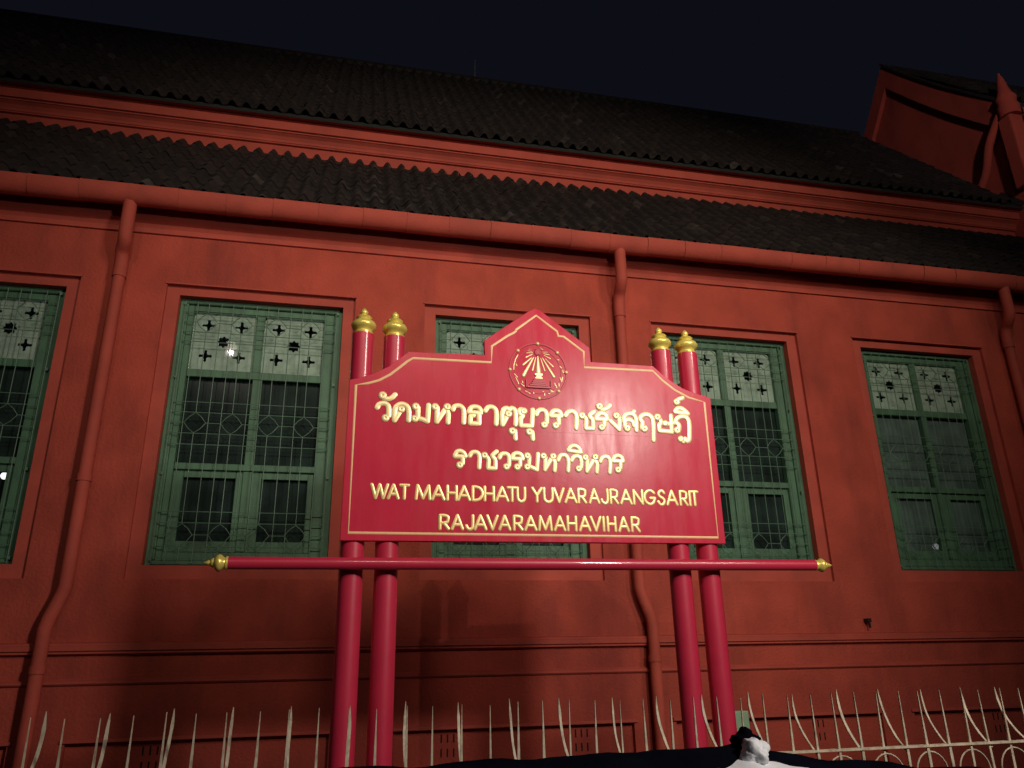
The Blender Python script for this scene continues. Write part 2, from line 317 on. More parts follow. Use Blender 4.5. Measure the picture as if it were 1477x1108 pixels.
# ------------------------------------------------------------------ lettering and board outlines (metres on the board: x, z)
THAI=[[[0,(0.1883,3.0252),(0.1997,3.0478),(0.227,3.0559),(0.2494,3.0453),(0.2567,3.0179),(0.2574,2.9778)],[1,(0.2517,2.9651),(0.2497,2.9578),(0.2441,2.953),(0.2369,2.9527),(0.2309,2.9568),(0.2284,2.964),(0.2303,2.9713),(0.236,2.9761),(0.2432,2.9764),(0.2492,2.9723),(0.2517,2.9651)]],[[1,(0.2313,3.1048),(0.2291,3.0964),(0.2228,3.091),(0.2147,3.0905),(0.2079,3.0952),(0.2051,3.1033),(0.2073,3.1117),(0.2136,3.1172),(0.2217,3.1177),(0.2285,3.1129),(0.2313,3.1048)],[0,(0.2257,3.0882),(0.2501,3.0837),(0.2741,3.0939),(0.2915,3.1142)]],[[0,(0.2927,2.9519),(0.2904,3.0013),(0.3002,3.0385),(0.3309,3.0571),(0.3627,3.0456),(0.3754,3.0131),(0.3756,2.956)],[1,(0.3424,3.0239),(0.3403,3.0164),(0.3346,3.0116),(0.3273,3.0112),(0.3213,3.0154),(0.3188,3.0226),(0.3208,3.0301),(0.3266,3.0349),(0.3339,3.0353),(0.3399,3.0311),(0.3424,3.0239)],[0,(0.3227,3.0081),(0.294,2.9542)]],[[1,(0.4285,3.0454),(0.4264,3.0379),(0.4205,3.033),(0.4132,3.0326),(0.4071,3.0369),(0.4047,3.0441),(0.4067,3.0516),(0.4126,3.0565),(0.42,3.0569),(0.426,3.0527),(0.4285,3.0454)],[0,(0.4293,3.0403),(0.4293,2.9814)],[1,(0.4254,2.9694),(0.4233,2.962),(0.4175,2.9572),(0.4102,2.9569),(0.4041,2.9611),(0.4017,2.9683),(0.4038,2.9757),(0.4096,2.9805),(0.4169,2.9809),(0.4229,2.9766),(0.4254,2.9694)],[0,(0.4253,2.9738),(0.459,2.9667),(0.4887,2.955)],[0,(0.4886,2.9565),(0.4931,3.0585)]],[[1,(0.5449,3.0494),(0.5427,3.0419),(0.5368,3.037),(0.5294,3.0366),(0.5233,3.0408),(0.5208,3.0481),(0.523,3.0557),(0.529,3.0606),(0.5364,3.061),(0.5425,3.0567),(0.5449,3.0494)],[0,(0.5457,3.0443),(0.5435,2.9555)],[0,(0.5449,2.9556),(0.5949,3.0387)],[1,(0.6183,3.0534),(0.616,3.0458),(0.61,3.0409),(0.6025,3.0405),(0.5964,3.0447),(0.594,3.0521),(0.5963,3.0596),(0.6023,3.0646),(0.6098,3.065),(0.6159,3.0607),(0.6183,3.0534)],[0,(0.5978,3.0374),(0.6123,3.0106),(0.6114,2.9537)]],[[0,(0.6406,3.0366),(0.6526,3.0589),(0.6799,3.0649),(0.7008,3.0503),(0.7081,3.0193),(0.7069,2.9576)]],[[0,(0.7384,3.0283),(0.7536,3.0569),(0.7826,3.0637),(0.8043,3.0543),(0.8123,3.0337)],[0,(0.7384,3.0268),(0.8122,3.0247)],[0,(0.802,3.0241),(0.8018,2.957)],[0,(0.8018,2.957),(0.7471,2.9558)],[0,(0.7471,2.9558),(0.7499,2.999),(0.768,3.0059)]],[[0,(0.8407,3.0397),(0.8576,3.0632),(0.884,3.0676),(0.9044,3.0505),(0.9098,3.0147),(0.907,2.9584)]],[[0,(0.9457,2.9565),(0.9444,3.0202),(0.9567,3.0563),(0.9767,3.065),(0.9906,3.0551),(1.0064,3.0666),(1.024,3.0568),(1.0314,3.0208),(1.028,2.9604)],[1,(0.9983,3.0282),(0.9957,3.0205),(0.9894,3.0156),(0.9816,3.0152),(0.9754,3.0195),(0.9732,3.0269),(0.9757,3.0346),(0.982,3.0396),(0.9898,3.04),(0.996,3.0357),(0.9983,3.0282)],[0,(0.9759,3.012),(0.9486,2.9581)]],[[1,(1.0213,2.9198),(1.0186,2.9118),(1.0119,2.9066),(1.0037,2.9062),(0.9972,2.9108),(0.9949,2.9186),(0.9975,2.9266),(1.0042,2.9317),(1.0124,2.9321),(1.0189,2.9276),(1.0213,2.9198)],[0,(1.0243,2.9214),(1.0269,2.871)]],[[1,(1.0945,3.0514),(1.0921,3.0441),(1.086,3.0394),(1.0786,3.039),(1.0728,3.0431),(1.0707,3.0502),(1.0731,3.0575),(1.0792,3.0622),(1.0866,3.0626),(1.0924,3.0585),(1.0945,3.0514)],[0,(1.0717,3.0624),(1.0567,3.0563),(1.0562,3.0335),(1.0759,3.0216),(1.0621,2.9997),(1.0619,2.9568)],[0,(1.0619,2.9568),(1.1316,2.9579)],[0,(1.1316,2.9579),(1.1405,3.063)]],[[1,(1.129,2.9195),(1.1263,2.9115),(1.1194,2.9063),(1.1112,2.9059),(1.1047,2.9105),(1.1023,2.9183),(1.1051,2.9263),(1.1119,2.9315),(1.1201,2.9319),(1.1267,2.9273),(1.129,2.9195)],[0,(1.132,2.9204),(1.1351,2.8735)]],[[0,(1.1627,3.0336),(1.177,3.0588),(1.2014,3.0662),(1.2221,3.055),(1.2293,3.0233),(1.2272,2.9837)],[1,(1.2244,2.9691),(1.2217,2.9614),(1.2152,2.9565),(1.2073,2.9561),(1.2011,2.9605),(1.1989,2.9679),(1.2016,2.9756),(1.2081,2.9806),(1.216,2.981),(1.2223,2.9766),(1.2244,2.9691)]],[[0,(1.2554,3.0338),(1.2691,3.0575),(1.2922,3.0664),(1.3146,3.0568),(1.3229,3.0357)],[0,(1.2552,3.0307),(1.3228,3.0319)],[0,(1.306,3.0302),(1.304,2.9813)],[1,(1.2983,2.9696),(1.2955,2.9619),(1.2889,2.9569),(1.2809,2.9566),(1.2747,2.9609),(1.2725,2.9684),(1.2753,2.9761),(1.2819,2.9811),(1.2898,2.9815),(1.2961,2.9771),(1.2983,2.9696)]],[[0,(1.3518,3.0356),(1.3682,3.0596),(1.3976,3.0673),(1.4183,3.0498),(1.4229,3.0177),(1.4176,2.9563)]],[[1,(1.4725,3.0418),(1.4696,3.0339),(1.4628,3.0288),(1.4547,3.0284),(1.4484,3.0328),(1.4463,3.0404),(1.4492,3.0483),(1.456,3.0534),(1.4641,3.0538),(1.4704,3.0494),(1.4725,3.0418)],[0,(1.4729,3.0341),(1.4856,3.0131),(1.4813,2.9608)],[0,(1.4812,2.9593),(1.5282,2.9607)],[0,(1.5282,2.9607),(1.5282,3.0153),(1.5088,3.0421),(1.5399,3.0716)]],[[0,(1.5536,3.0266),(1.5685,3.0544),(1.5925,3.065),(1.6153,3.0545),(1.6246,3.0293)],[0,(1.5535,3.0235),(1.6244,3.0254)],[0,(1.6071,3.0238),(1.6037,2.9819)],[1,(1.5984,2.9717),(1.5954,2.9639),(1.5886,2.9588),(1.5804,2.9584),(1.5741,2.9629),(1.572,2.9705),(1.575,2.9783),(1.5819,2.9833),(1.5901,2.9837),(1.5964,2.9793),(1.5984,2.9717)]],[[1,(1.5921,3.1095),(1.5889,3.101),(1.5815,3.0955),(1.5728,3.095),(1.566,3.0998),(1.5638,3.1079),(1.567,3.1164),(1.5744,3.1219),(1.5831,3.1224),(1.5899,3.1176),(1.5921,3.1095)],[0,(1.5847,3.0911),(1.6097,3.0908),(1.6324,3.1022),(1.6508,3.1197)]],[[1,(1.7014,3.0534),(1.6983,3.0455),(1.6913,3.0403),(1.683,3.0399),(1.6767,3.0444),(1.6746,3.0521),(1.6777,3.06),(1.6847,3.0652),(1.693,3.0656),(1.6994,3.0611),(1.7014,3.0534)],[0,(1.7036,3.0504),(1.7062,3.0085),(1.7014,2.9619)],[0,(1.7014,2.9619),(1.6449,3.0164)]],[[0,(1.7438,2.9732),(1.7418,3.001),(1.7363,3.0333),(1.7517,3.0615),(1.7802,3.0715),(1.8074,3.0635),(1.8199,3.0297),(1.8161,2.9611)],[1,(1.7689,2.9728),(1.7658,2.9649),(1.7587,2.9598),(1.7504,2.9594),(1.7441,2.9639),(1.7421,2.9715),(1.7452,2.9794),(1.7522,2.9845),(1.7605,2.9849),(1.7669,2.9804),(1.7689,2.9728)],[0,(1.7418,3.0219),(1.7692,3.0303),(1.7937,3.019),(1.8041,2.99)],[0,(1.7958,3.0676),(1.81,3.0872)]],[[1,(1.8854,2.9752),(1.8822,2.9672),(1.875,2.9621),(1.8666,2.9617),(1.8603,2.9662),(1.8583,2.9739),(1.8615,2.9818),(1.8687,2.9869),(1.8771,2.9873),(1.8835,2.9828),(1.8854,2.9752)],[0,(1.8552,2.9753),(1.8608,3.0145),(1.8477,3.0405),(1.8672,3.065),(1.8998,3.0714),(1.9256,3.0546),(1.9348,3.0118),(1.9277,2.9012)]],[[1,(1.9806,3.0574),(1.9772,3.0493),(1.9699,3.0441),(1.9614,3.0436),(1.955,3.0482),(1.9531,3.056),(1.9564,3.064),(1.9637,3.0693),(1.9722,3.0697),(1.9786,3.0651),(1.9806,3.0574)],[0,(1.9805,3.0471),(1.9903,3.0224),(1.974,3.002),(1.9741,2.9668)],[0,(1.9741,2.9668),(2.0565,2.962)],[0,(2.0565,2.962),(2.0612,3.0717)],[1,(2.0262,3.0178),(2.0236,3.0117),(2.018,3.0077),(2.0115,3.0074),(2.0066,3.0109),(2.0051,3.0168),(2.0077,3.023),(2.0133,3.0269),(2.0198,3.0273),(2.0247,3.0238),(2.0262,3.0178)],[0,(2.0274,3.0132),(2.0727,3.0217)]],[[1,(2.1095,2.9754),(2.1061,2.9674),(2.0987,2.9623),(2.0902,2.9619),(2.0837,2.9664),(2.0819,2.9742),(2.0853,2.9822),(2.0927,2.9873),(2.1012,2.9877),(2.1077,2.9832),(2.1095,2.9754)],[0,(2.1094,2.9825),(2.1099,3.0124),(2.0898,3.0304),(2.1071,3.0582),(2.1427,3.0711),(2.1742,3.0592),(2.1829,3.0159),(2.1745,2.9197)],[0,(2.1745,2.9197),(2.1582,2.9034),(2.1438,2.9214),(2.1289,2.9021)],[1,(2.1264,2.9176),(2.1236,2.911),(2.1175,2.9068),(2.1105,2.9065),(2.1052,2.9102),(2.1037,2.9166),(2.1065,2.9231),(2.1126,2.9273),(2.1196,2.9276),(2.1249,2.9239),(2.1264,2.9176)]],[[0,(2.0935,3.1028),(2.1152,3.124),(2.1462,3.1224),(2.1794,3.0929)],[0,(2.0932,3.0996),(2.1807,3.0898)]],[[1,(2.1236,3.1678),(2.1203,3.16),(2.1133,3.155),(2.1051,3.1545),(2.099,3.1589),(2.0972,3.1663),(2.1005,3.1741),(2.1075,3.1792),(2.1157,3.1796),(2.1218,3.1753),(2.1236,3.1678)],[0,(2.1211,3.1838),(2.1537,3.197)]],[[0,(0.6548,2.7504),(0.6668,2.7748),(0.688,2.7811),(0.7079,2.7703),(0.7179,2.7513)],[0,(0.6548,2.7473),(0.7179,2.7482)],[0,(0.7019,2.7468),(0.702,2.7059)],[1,(0.696,2.6957),(0.6939,2.6888),(0.6882,2.6844),(0.6812,2.6842),(0.6755,2.6882),(0.6733,2.6949),(0.6754,2.7017),(0.6811,2.7061),(0.6881,2.7063),(0.6938,2.7024),(0.696,2.6957)]],[[0,(0.7438,2.7523),(0.7583,2.7738),(0.7844,2.778),(0.7998,2.7614),(0.8035,2.7328),(0.8003,2.6824)]],[[1,(0.8452,2.7601),(0.8429,2.7531),(0.8371,2.7486),(0.83,2.7484),(0.8242,2.7524),(0.8221,2.7592),(0.8243,2.7661),(0.8301,2.7706),(0.8373,2.7709),(0.843,2.7669),(0.8452,2.7601)],[0,(0.8459,2.7523),(0.8581,2.7325),(0.8554,2.6844)],[0,(0.8554,2.6828),(0.9001,2.6828)],[0,(0.9001,2.6828),(0.8983,2.734),(0.8815,2.7583),(0.909,2.7868)]],[[0,(0.9248,2.7475),(0.9376,2.7699),(0.961,2.7763),(0.9796,2.7653),(0.9846,2.7357),(0.9825,2.7028)],[1,(0.9792,2.6949),(0.9769,2.688),(0.971,2.6836),(0.9638,2.6833),(0.958,2.6873),(0.9559,2.6941),(0.9582,2.701),(0.9641,2.7055),(0.9713,2.7057),(0.9771,2.7017),(0.9792,2.6949)]],[[0,(1.0028,2.7481),(1.0158,2.7745),(1.0395,2.7818),(1.0598,2.7715),(1.0687,2.7514)],[0,(1.0027,2.7457),(1.0686,2.7467)],[0,(1.0521,2.7453),(1.0512,2.7053)],[1,(1.0455,2.6957),(1.0431,2.6888),(1.0372,2.6843),(1.0299,2.6841),(1.0242,2.6881),(1.0221,2.6949),(1.0244,2.7018),(1.0304,2.7063),(1.0376,2.7066),(1.0434,2.7025),(1.0455,2.6957)]],[[1,(1.1102,2.7679),(1.1077,2.7609),(1.1017,2.7564),(1.0944,2.7561),(1.0886,2.7602),(1.0865,2.767),(1.0889,2.7741),(1.0949,2.7786),(1.1023,2.7789),(1.1081,2.7748),(1.1102,2.7679)],[0,(1.1101,2.764),(1.1063,2.7104)],[1,(1.1076,2.6987),(1.1051,2.6917),(1.0991,2.6872),(1.0918,2.687),(1.0861,2.691),(1.084,2.6978),(1.0864,2.7048),(1.0924,2.7093),(1.0997,2.7096),(1.1055,2.7055),(1.1076,2.6987)],[0,(1.1069,2.7026),(1.156,2.6832)],[0,(1.156,2.6832),(1.1653,2.782)]],[[1,(1.2112,2.7703),(1.2087,2.7632),(1.2025,2.7586),(1.1951,2.7583),(1.1893,2.7624),(1.1872,2.7693),(1.1897,2.7764),(1.1959,2.781),(1.2033,2.7813),(1.2091,2.7772),(1.2112,2.7703)],[0,(1.211,2.7647),(1.2059,2.6849)],[0,(1.2059,2.6849),(1.2499,2.7575)],[1,(1.272,2.7702),(1.2695,2.7631),(1.2633,2.7585),(1.2558,2.7583),(1.25,2.7624),(1.2479,2.7693),(1.2505,2.7764),(1.2567,2.781),(1.2641,2.7813),(1.27,2.7772),(1.272,2.7702)],[0,(1.253,2.7552),(1.2706,2.7321),(1.267,2.6815)]],[[0,(1.292,2.7471),(1.3068,2.7755),(1.3329,2.7821),(1.3516,2.7653),(1.3566,2.7336),(1.3519,2.682)]],[[0,(1.3783,2.7488),(1.3924,2.7716),(1.4154,2.7781),(1.4344,2.7668),(1.4394,2.7367),(1.4363,2.7079)],[1,(1.4326,2.699),(1.4299,2.692),(1.4236,2.6874),(1.4161,2.6872),(1.4103,2.6913),(1.4083,2.6982),(1.4109,2.7053),(1.4172,2.7098),(1.4248,2.7101),(1.4306,2.706),(1.4326,2.699)]],[[0,(1.3602,2.8137),(1.3776,2.8377),(1.4039,2.8437),(1.4277,2.8293),(1.4396,2.8056)],[0,(1.3601,2.8113),(1.4395,2.8024)]],[[1,(1.4795,2.7718),(1.4768,2.7646),(1.4704,2.76),(1.4629,2.7597),(1.457,2.7638),(1.455,2.7708),(1.4577,2.778),(1.4641,2.7826),(1.4717,2.7829),(1.4776,2.7788),(1.4795,2.7718)],[0,(1.4792,2.7661),(1.4724,2.6838)],[0,(1.4724,2.6838),(1.5205,2.7573)],[1,(1.5438,2.7758),(1.541,2.7686),(1.5345,2.764),(1.5269,2.7637),(1.521,2.7679),(1.519,2.7749),(1.5218,2.7821),(1.5282,2.7867),(1.5359,2.787),(1.5418,2.7829),(1.5438,2.7758)],[0,(1.5239,2.759),(1.5412,2.7324),(1.5365,2.6804)]],[[0,(1.5644,2.7492),(1.5792,2.7756),(1.606,2.7822),(1.6232,2.7659),(1.627,2.7355),(1.6202,2.6808)]],[[0,(1.6459,2.7587),(1.661,2.7852),(1.6847,2.7909),(1.704,2.7803),(1.7109,2.7595)],[0,(1.6457,2.7555),(1.7106,2.7555)],[0,(1.6955,2.7541),(1.6926,2.7121)],[1,(1.6876,2.7007),(1.6847,2.6935),(1.6782,2.6889),(1.6705,2.6887),(1.6646,2.6928),(1.6627,2.6998),(1.6656,2.707),(1.6721,2.7116),(1.6798,2.7119),(1.6857,2.7077),(1.6876,2.7007)]]]
N1=25
LATIN=[('W',0.1775,0.2671,2.487,2.5642),('A',0.2728,0.3288,2.4868,2.5644),('T',0.3409,0.3867,2.4869,2.5647),('M',0.4312,0.5109,2.4876,2.5658),('A',0.5257,0.5929,2.4878,2.5663),('H',0.6135,0.6656,2.4878,2.5667),('A',0.6772,0.7438,2.4882,2.5673),('D',0.763,0.8217,2.4884,2.5678),('H',0.8343,0.8875,2.4886,2.5682),('A',0.9045,0.9725,2.489,2.5689),('T',0.9742,1.0238,2.4889,2.5691),('U',1.0324,1.0771,2.4891,2.5694),('Y',1.1232,1.1796,2.4895,2.5703),('U',1.1961,1.2476,2.4897,2.5707),('V',1.2581,1.317,2.49,2.5712),('A',1.3284,1.3948,2.4903,2.5718),('R',1.4107,1.4553,2.4903,2.5721),('A',1.4811,1.5395,2.4907,2.5728),('J',1.5574,1.5962,2.4907,2.573),('R',1.616,1.6596,2.4909,2.5735),('A',1.6823,1.7482,2.4914,2.5743),('N',1.7664,1.8217,2.4915,2.5747),('G',1.8363,1.905,2.4919,2.5754),('S',1.9235,1.9702,2.4919,2.5757),('A',1.985,2.049,2.4923,2.5763),('R',2.0733,2.1169,2.4923,2.5766),('I',2.1376,2.1376,2.492,2.5765),('T',2.149,2.19,2.4926,2.5771),('R',0.5722,0.621,2.3187,2.3954),('A',0.6422,0.7028,2.3192,2.3961),('J',0.7258,0.7629,2.3194,2.3966),('A',0.7753,0.8399,2.3199,2.3973),('V',0.8483,0.9084,2.3202,2.3979),('A',0.9209,0.9823,2.3206,2.3986),('R',1.0076,1.0559,2.3209,2.3992),('A',1.0759,1.1399,2.3214,2.4),('M',1.1595,1.2344,2.3219,2.4008),('A',1.256,1.3168,2.3223,2.4015),('H',1.3359,1.3866,2.3226,2.4021),('A',1.4111,1.4728,2.3231,2.4029),('V',1.4816,1.541,2.3234,2.4035),('I',1.5605,1.5605,2.3233,2.4035),('H',1.5873,1.6347,2.3238,2.4043),('A',1.6589,1.7175,2.3243,2.405),('R',1.7409,1.7863,2.3246,2.4056)]
BORDER=[(0.0591,3.1617),(0.1285,3.1766),(0.1941,3.1995),(0.2596,3.2416),(0.3171,3.2937),(0.3586,3.3333),(0.3923,3.356),(0.8817,3.3614),(0.8854,3.4714),(0.9867,3.5487),(1.0286,3.5745),(1.0455,3.5886),(1.0428,3.5952),(1.1812,3.7089),(1.3181,3.6069),(1.3263,3.5747),(1.3613,3.5735),(1.4928,3.4764),(1.4901,3.3687),(1.9611,3.3751),(2.02,3.3148),(2.103,3.2512),(2.1974,3.203),(2.3064,3.1769),(2.3003,2.294),(0.0603,2.2876)]
OUTLINE=[(0.0205,3.1932),(0.0856,3.2107),(0.1549,3.2394),(0.2493,3.2938),(0.3152,3.3553),(0.3654,3.3978),(0.8398,3.4088),(0.8368,3.5083),(1.1253,3.7313),(1.1752,3.7608),(1.2093,3.7485),(1.5328,3.5089),(1.537,3.4108),(1.9661,3.4101),(2.0514,3.3345),(2.1639,3.2646),(2.2605,3.233),(2.3536,3.2119),(2.3481,2.2576),(0.0168,2.2443)]
DOTS=[(1.1845,3.5088),(1.0537,3.4518),(1.3135,3.4553),(0.9997,3.3208),(1.3675,3.3235),(1.055,3.1921),(1.3121,3.1927),(1.1834,3.1396)]
RAYS=[((1.1841,3.4268),(1.1844,3.3033),0.0053,0.0363),((1.1693,3.4128),(1.1463,3.3241),0.0053,0.0115),((1.1549,3.4119),(1.0865,3.2865),0.0084,0.0237),((1.1405,3.4087),(1.0862,3.3582),0.0069,0.013),((1.1494,3.435),(1.1058,3.4106),0.0046,0.0107),((1.1497,3.445),(1.1106,3.4409),0.0038,0.0061),((1.1458,3.4541),(1.1192,3.4557),0.0031,0.0038),((1.1461,3.4649),(1.1298,3.4681),0.0023,0.0031),((1.2021,3.4108),(1.2261,3.3271),0.0046,0.0099),((1.2145,3.4117),(1.2843,3.2906),0.0061,0.0199),((1.235,3.4067),(1.282,3.3585),0.0046,0.0099),((1.2255,3.4318),(1.2662,3.4123),0.0038,0.0069),((1.2197,3.4443),(1.2588,3.4385),0.0031,0.0061),((1.2159,3.4548),(1.247,3.4549),0.0031,0.0046),((1.2003,3.484),(1.2225,3.4674),0.0031,0.0046)]
MARKS=[[(1.053,3.4218),(1.0362,3.3909),(1.0252,3.3478),(1.0247,3.3224)],[(1.0396,3.3614),(1.0454,3.3491)],[(1.0282,3.2933),(1.0459,3.2735)],[(1.0358,3.2728),(1.0549,3.2282)],[(1.071,3.2291),(1.0888,3.2157)],[(1.0775,3.2483),(1.0813,3.236)],[(1.0961,3.1829),(1.108,3.1795)],[(1.116,3.1758),(1.1259,3.1694)],[(1.1482,3.1777),(1.15,3.1675)],[(1.2092,3.1875),(1.2132,3.1856)],[(1.221,3.1757),(1.2193,3.1611)],[(1.2433,3.1749),(1.2535,3.1743)],[(1.26,3.1863),(1.2805,3.1896)],[(1.2564,3.2007),(1.2724,3.1912)],[(1.2888,3.2466),(1.2923,3.23)],[(1.3156,3.2482),(1.3168,3.2273)],[(1.2985,3.2304),(1.2999,3.2158)],[(1.3254,3.2869),(1.3309,3.2703)],[(1.342,3.29),(1.3345,3.2578)],[(1.3137,3.4078),(1.322,3.4071)],[(1.3265,3.3636),(1.3384,3.3515)],[(1.3441,3.3391),(1.3475,3.3223)]]

# ------------------------------------------------------------------ the setting
g = MB(); g.quad((-300, -300, 0), (300, -300, 0), (300, 300, 0), (-300, 300, 0))
tag(g.build('ground', M['concrete']), kind='structure')
g = MB(); g.quad((-300, -13, 0.004), (300, -13, 0.004), (300, -4.8, 0.004), (-300, -4.8, 0.004))
tag(g.build('road', M['asphalt']), kind='structure')
g = MB(); g.box(-60, 60, -4.8, 3.2, -0.1, 0.13)
tag(g.build('pavement', M['concrete']), kind='structure')

# ------------------------------------------------------------------ street lamps behind the camera, the last two added for light
for i, (p, watts, ang, aim, rgb, soft) in enumerate(LAMPS):
    px, py, pz = p
    base = empty('street_lamp', (px, py - 1.6, 0.13 if py - 1.6 > -4.8 else 0.0))
    lab = ['street lamp on the near pavement closest to the sign', 'tall street lamp across the road, opposite the left pair of sign posts', 'tall street lamp across the road, opposite the right end of the crossbar', 'tallest lamp across the road, added to lighten the shadow of the sign', 'lamp across the road, added to brighten the gabled hall'][i]
    tag(base, lab, 'street lamp', 'street lamps along the road')
    h = pz + 0.16 - base.location.z
    m = MB(); m.tube([(0, 0, 0), (0, 0, h - 0.5), (0, 0.25, h - 0.1), (0, 1.2, h)], 0.05, 12); m.build('pole', M['metal'], base, smooth=True)
    m = MB(); m.box(-0.14, 0.14, 1.15, 1.85, h - 0.05, h + 0.05); m.build('lamp_head', M['metal'], base, bevel=0.02)
    m = MB(); m.box(-0.10, 0.10, 1.3, 1.8, h - 0.075, h - 0.052); m.build('diffuser', M['diffuser'], base)
    ld = bpy.data.lights.new('street_lamp_light', 'SPOT'); ld.energy = watts; ld.color = rgb
    ld.spot_size = R(ang); ld.spot_blend = 1.0; ld.shadow_soft_size = soft
    lo = bpy.data.objects.new('street_lamp_light', ld); col.objects.link(lo)
    lo.location = Vector(p) - Vector((0, 0, 0.13))
    lo.rotation_euler = (Vector(aim) - Vector(p)).to_track_quat('-Z', 'Y').to_euler()

# ------------------------------------------------------------------ the red temple hall
HX0, HX1 = -8.0, 12.0
hall = empty('temple_hall', (2.0, 7.0, 0))
hall.location = (0, 0, 0)
tag(hall, 'long red temple hall with green windows and two tiers of dark tiled roof', 'building')
WL = [-4.045, -1.572, 0.842, 3.260, 5.700]
WW = 1.505; WZ0, WZ1 = 2.405, 4.895
PAN = [(-4.35, -2.32), (-1.93, 0.03), (0.545, 2.66), (3.06, 5.165), (5.52, 7.6)]
YW = 7.0
SR = 0.115   # width of the recessed surround
# wall built from rectangles so that the openings, surrounds and base panels are real recesses
m = MB()
xs = sorted(set([HX0, HX1] + [w - SR for w in WL] + [w + WW + SR for w in WL]))
S0, S1 = WZ0 - SR, WZ1 + 0.09
for i in range(len(xs) - 1):
    a, b = xs[i], xs[i + 1]
    is_w = any(abs(a - (w - SR)) < 1e-6 for w in WL)
    if not is_w:
        m.quad((a, YW, 1.12), (b, YW, 1.12), (b, YW, 5.6), (a, YW, 5.6))
    else:
        m.quad((a, YW, 1.12), (b, YW, 1.12), (b, YW, S0), (a, YW, S0))
        m.quad((a, YW, S1), (b, YW, S1), (b, YW, 5.6), (a, YW, 5.6))
wall = m.build('wall', M['plaster'], hall, recalc=False)
for w in WL:                                           # stepped surround of each window: two steps in
    m = MB(); a, b = w - SR, w + WW + SR; yd = YW + 0.035; ye = YW + 0.16
    for (p, q) in (((a, S0), (b, S0)), ((b, S0), (b, S1)), ((b, S1), (a, S1)), ((a, S1), (a, S0))):
        m.quad((p[0], YW, p[1]), (q[0], YW, q[1]), (q[0], yd, q[1]), (p[0], yd, p[1]))
    c, d = w, w + WW
    m.quad((a, yd, S0), (c, yd, WZ0), (c, yd, WZ1), (a, yd, S1)); m.quad((d, yd, WZ0), (b, yd, S0), (b, yd, S1), (d, yd, WZ1))
    m.quad((a, yd, S0), (b, yd, S0), (d, yd, WZ0), (c, yd, WZ0)); m.quad((c, yd, WZ1), (d, yd, WZ1), (b, yd, S1), (a, yd, S1))
    for (p, q) in (((c, WZ0), (d, WZ0)), ((d, WZ0), (d, WZ1)), ((d, WZ1), (c, WZ1)), ((c, WZ1), (c, WZ0))):
        m.quad((p[0], yd, p[1]), (q[0], yd, q[1]), (q[0], ye, q[1]), (p[0], ye, p[1]))
    m.build('window_surround', M['trim'], wall, recalc=False)
    # thin raised bead over the surround
    m = MB(); m.box(a - 0.012, b + 0.012, YW - 0.012, YW + 0.002, S1 + 0.002, S1 + 0.016); m.build('drip_bead', M['trim'], wall)
# base wall with recessed panels
m = MB()
edges = [HX0]
for a, b in PAN: edges += [a, b]
edges.append(HX1)
PZ = 1.065
for i in range(len(edges) - 1):
    a, b = edges[i], edges[i + 1]
    if i % 2 == 0:
        m.quad((a, YW, 0), (b, YW, 0), (b, YW, 1.12), (a, YW, 1.12))
    else:
        m.quad((a, YW, PZ), (b, YW, PZ), (b, YW, 1.12), (a, YW, 1.12))
        m.quad((a, YW + .05, 0.2), (b, YW + .05, 0.2), (b, YW + .05, PZ), (a, YW + .05, PZ))
        m.quad((a, YW, 0), (b, YW, 0), (b, YW, 0.2), (a, YW, 0.2))
        m.quad((a, YW, 0.2), (a, YW + .05, 0.2), (a, YW + .05, PZ), (a, YW, PZ)); m.quad((b, YW, 0.2), (b, YW + .05, 0.2), (b, YW + .05, PZ), (b, YW, PZ))
        m.quad((a, YW, PZ), (b, YW, PZ), (b, YW + .05, PZ), (a, YW + .05, PZ))
plinth = m.build('plinth', M['plaster'], hall, recalc=False)
for a, b in PAN:
    mb = MB(); mb.box(a - .03, b + .03, YW - 0.02, YW + 0.003, PZ + 0.004, PZ + 0.03); mb.build('panel_lintel', M['trim'], plinth, bevel=0.004)
for vx in (-1.374, 0.953, 2.13, 4.45, 6.45):
    for zz in (0.995, 0.885):
        for k in range(3):
            m = MB(); m.box(vx + 0.053 * k - 0.006, vx + 0.053 * k + 0.006, YW + .047, YW + .053, zz - 0.032, zz + 0.032)
            m.build('vent_slot', M['slot'], plinth)  # solid dark boxes in place of shaded openings
# string courses
def course(name, prof, y0=YW, mat='trim', x0=HX0, x1=HX1, parent=None):
    m = MB(); m.sweep_x(prof, x0, x1); return m.build(name, M[mat], parent or hall, recalc=False)
course('string_course', [(YW, 1.70), (YW - 0.045, 1.712), (YW - 0.045, 1.725), (YW - 0.062, 1.735), (YW - 0.062, 1.768), (YW - 0.05, 1.775), (YW - .05, 1.79), (YW, 1.80)])
course('string_course', [(YW, 1.475), (YW - 0.014, 1.48), (YW - 0.028, 1.492), (YW - 0.028, 1.512), (YW - 0.012, 1.520), (YW, 1.528)])
# eaves cornice below the gutter
course('cornice', [(YW, 5.49), (YW - 0.022, 5.495), (YW - 0.022, 5.515), (YW - 0.010, 5.518), (YW - 0.016, 5.55), (YW - 0.036, 5.585), (YW - 0.065, 5.605), (YW - 0.075, 5.612),
                   (YW - 0.075, 5.632), (YW - 0.05, 5.640), (YW - 0.05, 5.86), (YW - 0.0, 5.87)])

